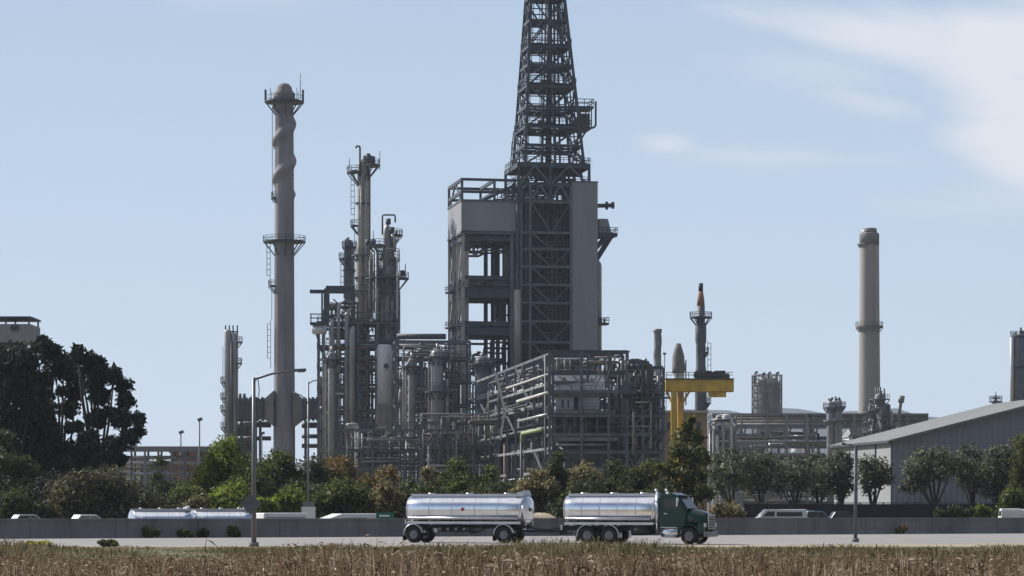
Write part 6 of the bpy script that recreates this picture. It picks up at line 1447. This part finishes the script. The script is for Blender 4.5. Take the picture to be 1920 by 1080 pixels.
def blob(ax, ex, rx, ry, slope=0.0):        # soft bank of cloud round one direction of the sky
    u = M('DIVIDE', M('SUBTRACT', a_, ax), rx); v = M('DIVIDE', M('SUBTRACT', M('SUBTRACT', e_, ex), M('MULTIPLY', M('SUBTRACT', a_, ax), slope)), ry)
    r = M('SQRT', M('ADD', M('MULTIPLY', u, u), M('MULTIPLY', v, v)))
    return M('SUBTRACT', 1.0, r)
PX = lambda p: (p - 960) / F
PY = lambda p: (HOR - p) / F
nz = M('MULTIPLY', M('SUBTRACT', n1.outputs['Fac'], .5), 2.6)
dens = None
for px_, py_, rx, ry, sl_, amp, sh in ((1960, 100, .070, .026, 0, 1.0, 2.6), (1890, 170, .046, .026, -.3, 1.0, 2.2), (1970, 280, .046, .024, -.2, 1.0, 2.4), (1690, 72, .066, .015, -.12, .9, 1.9), (1600, 45, .065, .010, -.06, .7, 1.6), (1640, 195, .032, .006, -.15, .45, 1.3), (1250, 271, .017, .0055, -.05, .6, 1.5), (1450, 294, .075, .006, -.03, .4, 1.3), (1900, 370, .06, .012, 0, .35, 1.2), (1560, 130, .06, .012, -.1, .3, 1.2), (470, -30, .05, .012, 0, .3, 1.2)):
    b_ = M('ADD', M('MULTIPLY', blob(PX(px_), PY(py_), rx, ry, sl_), sh), nz)
    mr = N.new('ShaderNodeMapRange'); mr.interpolation_type = 'SMOOTHSTEP'; L.new(b_, mr.inputs[0]); mr.inputs[1].default_value = -.1; mr.inputs[2].default_value = 1.5; mr.inputs[3].default_value = 0; mr.inputs[4].default_value = amp
    dens = mr.outputs[0] if dens is None else M('MAXIMUM', dens, mr.outputs[0])
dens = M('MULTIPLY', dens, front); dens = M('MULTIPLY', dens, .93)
n2 = N.new('ShaderNodeTexNoise'); n2.inputs['Scale'].default_value = 2.2; n2.inputs['Detail'].default_value = 5; L.new(tc.outputs['Generated'], n2.inputs['Vector'])
hi = N.new('ShaderNodeMapRange'); hi.interpolation_type = 'SMOOTHSTEP'; L.new(M('ADD', dz, M('MULTIPLY', M('SUBTRACT', n2.outputs['Fac'], .5), 1.0)), hi.inputs[0]); hi.inputs[1].default_value = .55; hi.inputs[2].default_value = .9; hi.inputs[3].default_value = 0; hi.inputs[4].default_value = .55  # extra high cloud, out of view, added to brighten the tank tops
dens = M('MAXIMUM', dens, hi.outputs[0])
zn = N.new('ShaderNodeMapRange'); zn.interpolation_type = 'SMOOTHSTEP'; L.new(M('ADD', dz, M('MULTIPLY', M('SUBTRACT', n2.outputs['Fac'], .5), .25)), zn.inputs[0]); zn.inputs[1].default_value = .72; zn.inputs[2].default_value = .9; zn.inputs[3].default_value = 0; zn.inputs[4].default_value = .95  # unseen white cloud at the zenith, added for the highlight on the tanks
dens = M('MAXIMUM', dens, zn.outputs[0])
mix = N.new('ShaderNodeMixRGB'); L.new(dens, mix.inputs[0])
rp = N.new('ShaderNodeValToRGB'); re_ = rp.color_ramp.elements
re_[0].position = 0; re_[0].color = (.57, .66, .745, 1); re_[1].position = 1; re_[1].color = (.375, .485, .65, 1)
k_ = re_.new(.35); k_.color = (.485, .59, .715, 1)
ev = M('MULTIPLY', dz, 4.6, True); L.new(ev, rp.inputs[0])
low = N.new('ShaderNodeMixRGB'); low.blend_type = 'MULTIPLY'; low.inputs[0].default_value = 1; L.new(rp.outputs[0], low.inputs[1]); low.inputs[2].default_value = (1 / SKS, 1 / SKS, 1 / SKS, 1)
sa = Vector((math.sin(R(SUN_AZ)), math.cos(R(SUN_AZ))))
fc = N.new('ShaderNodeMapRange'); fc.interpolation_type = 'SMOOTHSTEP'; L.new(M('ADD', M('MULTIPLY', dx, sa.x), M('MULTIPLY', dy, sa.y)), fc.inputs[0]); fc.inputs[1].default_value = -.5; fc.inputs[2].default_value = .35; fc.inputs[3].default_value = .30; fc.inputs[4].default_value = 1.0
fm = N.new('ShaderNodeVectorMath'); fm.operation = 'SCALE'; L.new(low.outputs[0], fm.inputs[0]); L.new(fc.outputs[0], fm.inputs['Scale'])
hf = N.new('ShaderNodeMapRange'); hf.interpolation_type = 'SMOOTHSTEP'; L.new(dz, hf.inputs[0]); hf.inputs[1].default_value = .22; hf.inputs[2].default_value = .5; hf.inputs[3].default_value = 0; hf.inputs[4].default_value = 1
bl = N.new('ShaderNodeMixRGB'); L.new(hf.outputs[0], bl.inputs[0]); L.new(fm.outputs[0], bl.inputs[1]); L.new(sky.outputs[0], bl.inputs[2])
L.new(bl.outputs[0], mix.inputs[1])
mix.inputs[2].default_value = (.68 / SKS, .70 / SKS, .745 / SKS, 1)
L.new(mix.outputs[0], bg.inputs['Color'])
vs_ = SC.view_settings; vs_.view_transform = 'Standard'; vs_.look = 'None'; vs_.exposure = .22; vs_.gamma = 1
SC.cycles.max_bounces = 6; SC.cycles.diffuse_bounces = 3; SC.cycles.glossy_bounces = 3; SC.cycles.transmission_bounces = 4; SC.cycles.volume_bounces = 0
SC.cycles.use_denoising = True
try: SC.cycles.denoiser = 'OPENIMAGEDENOISE'
except Exception: pass
for o in list(bpy.data.objects):
    if 'org' in o.keys(): del o['org']
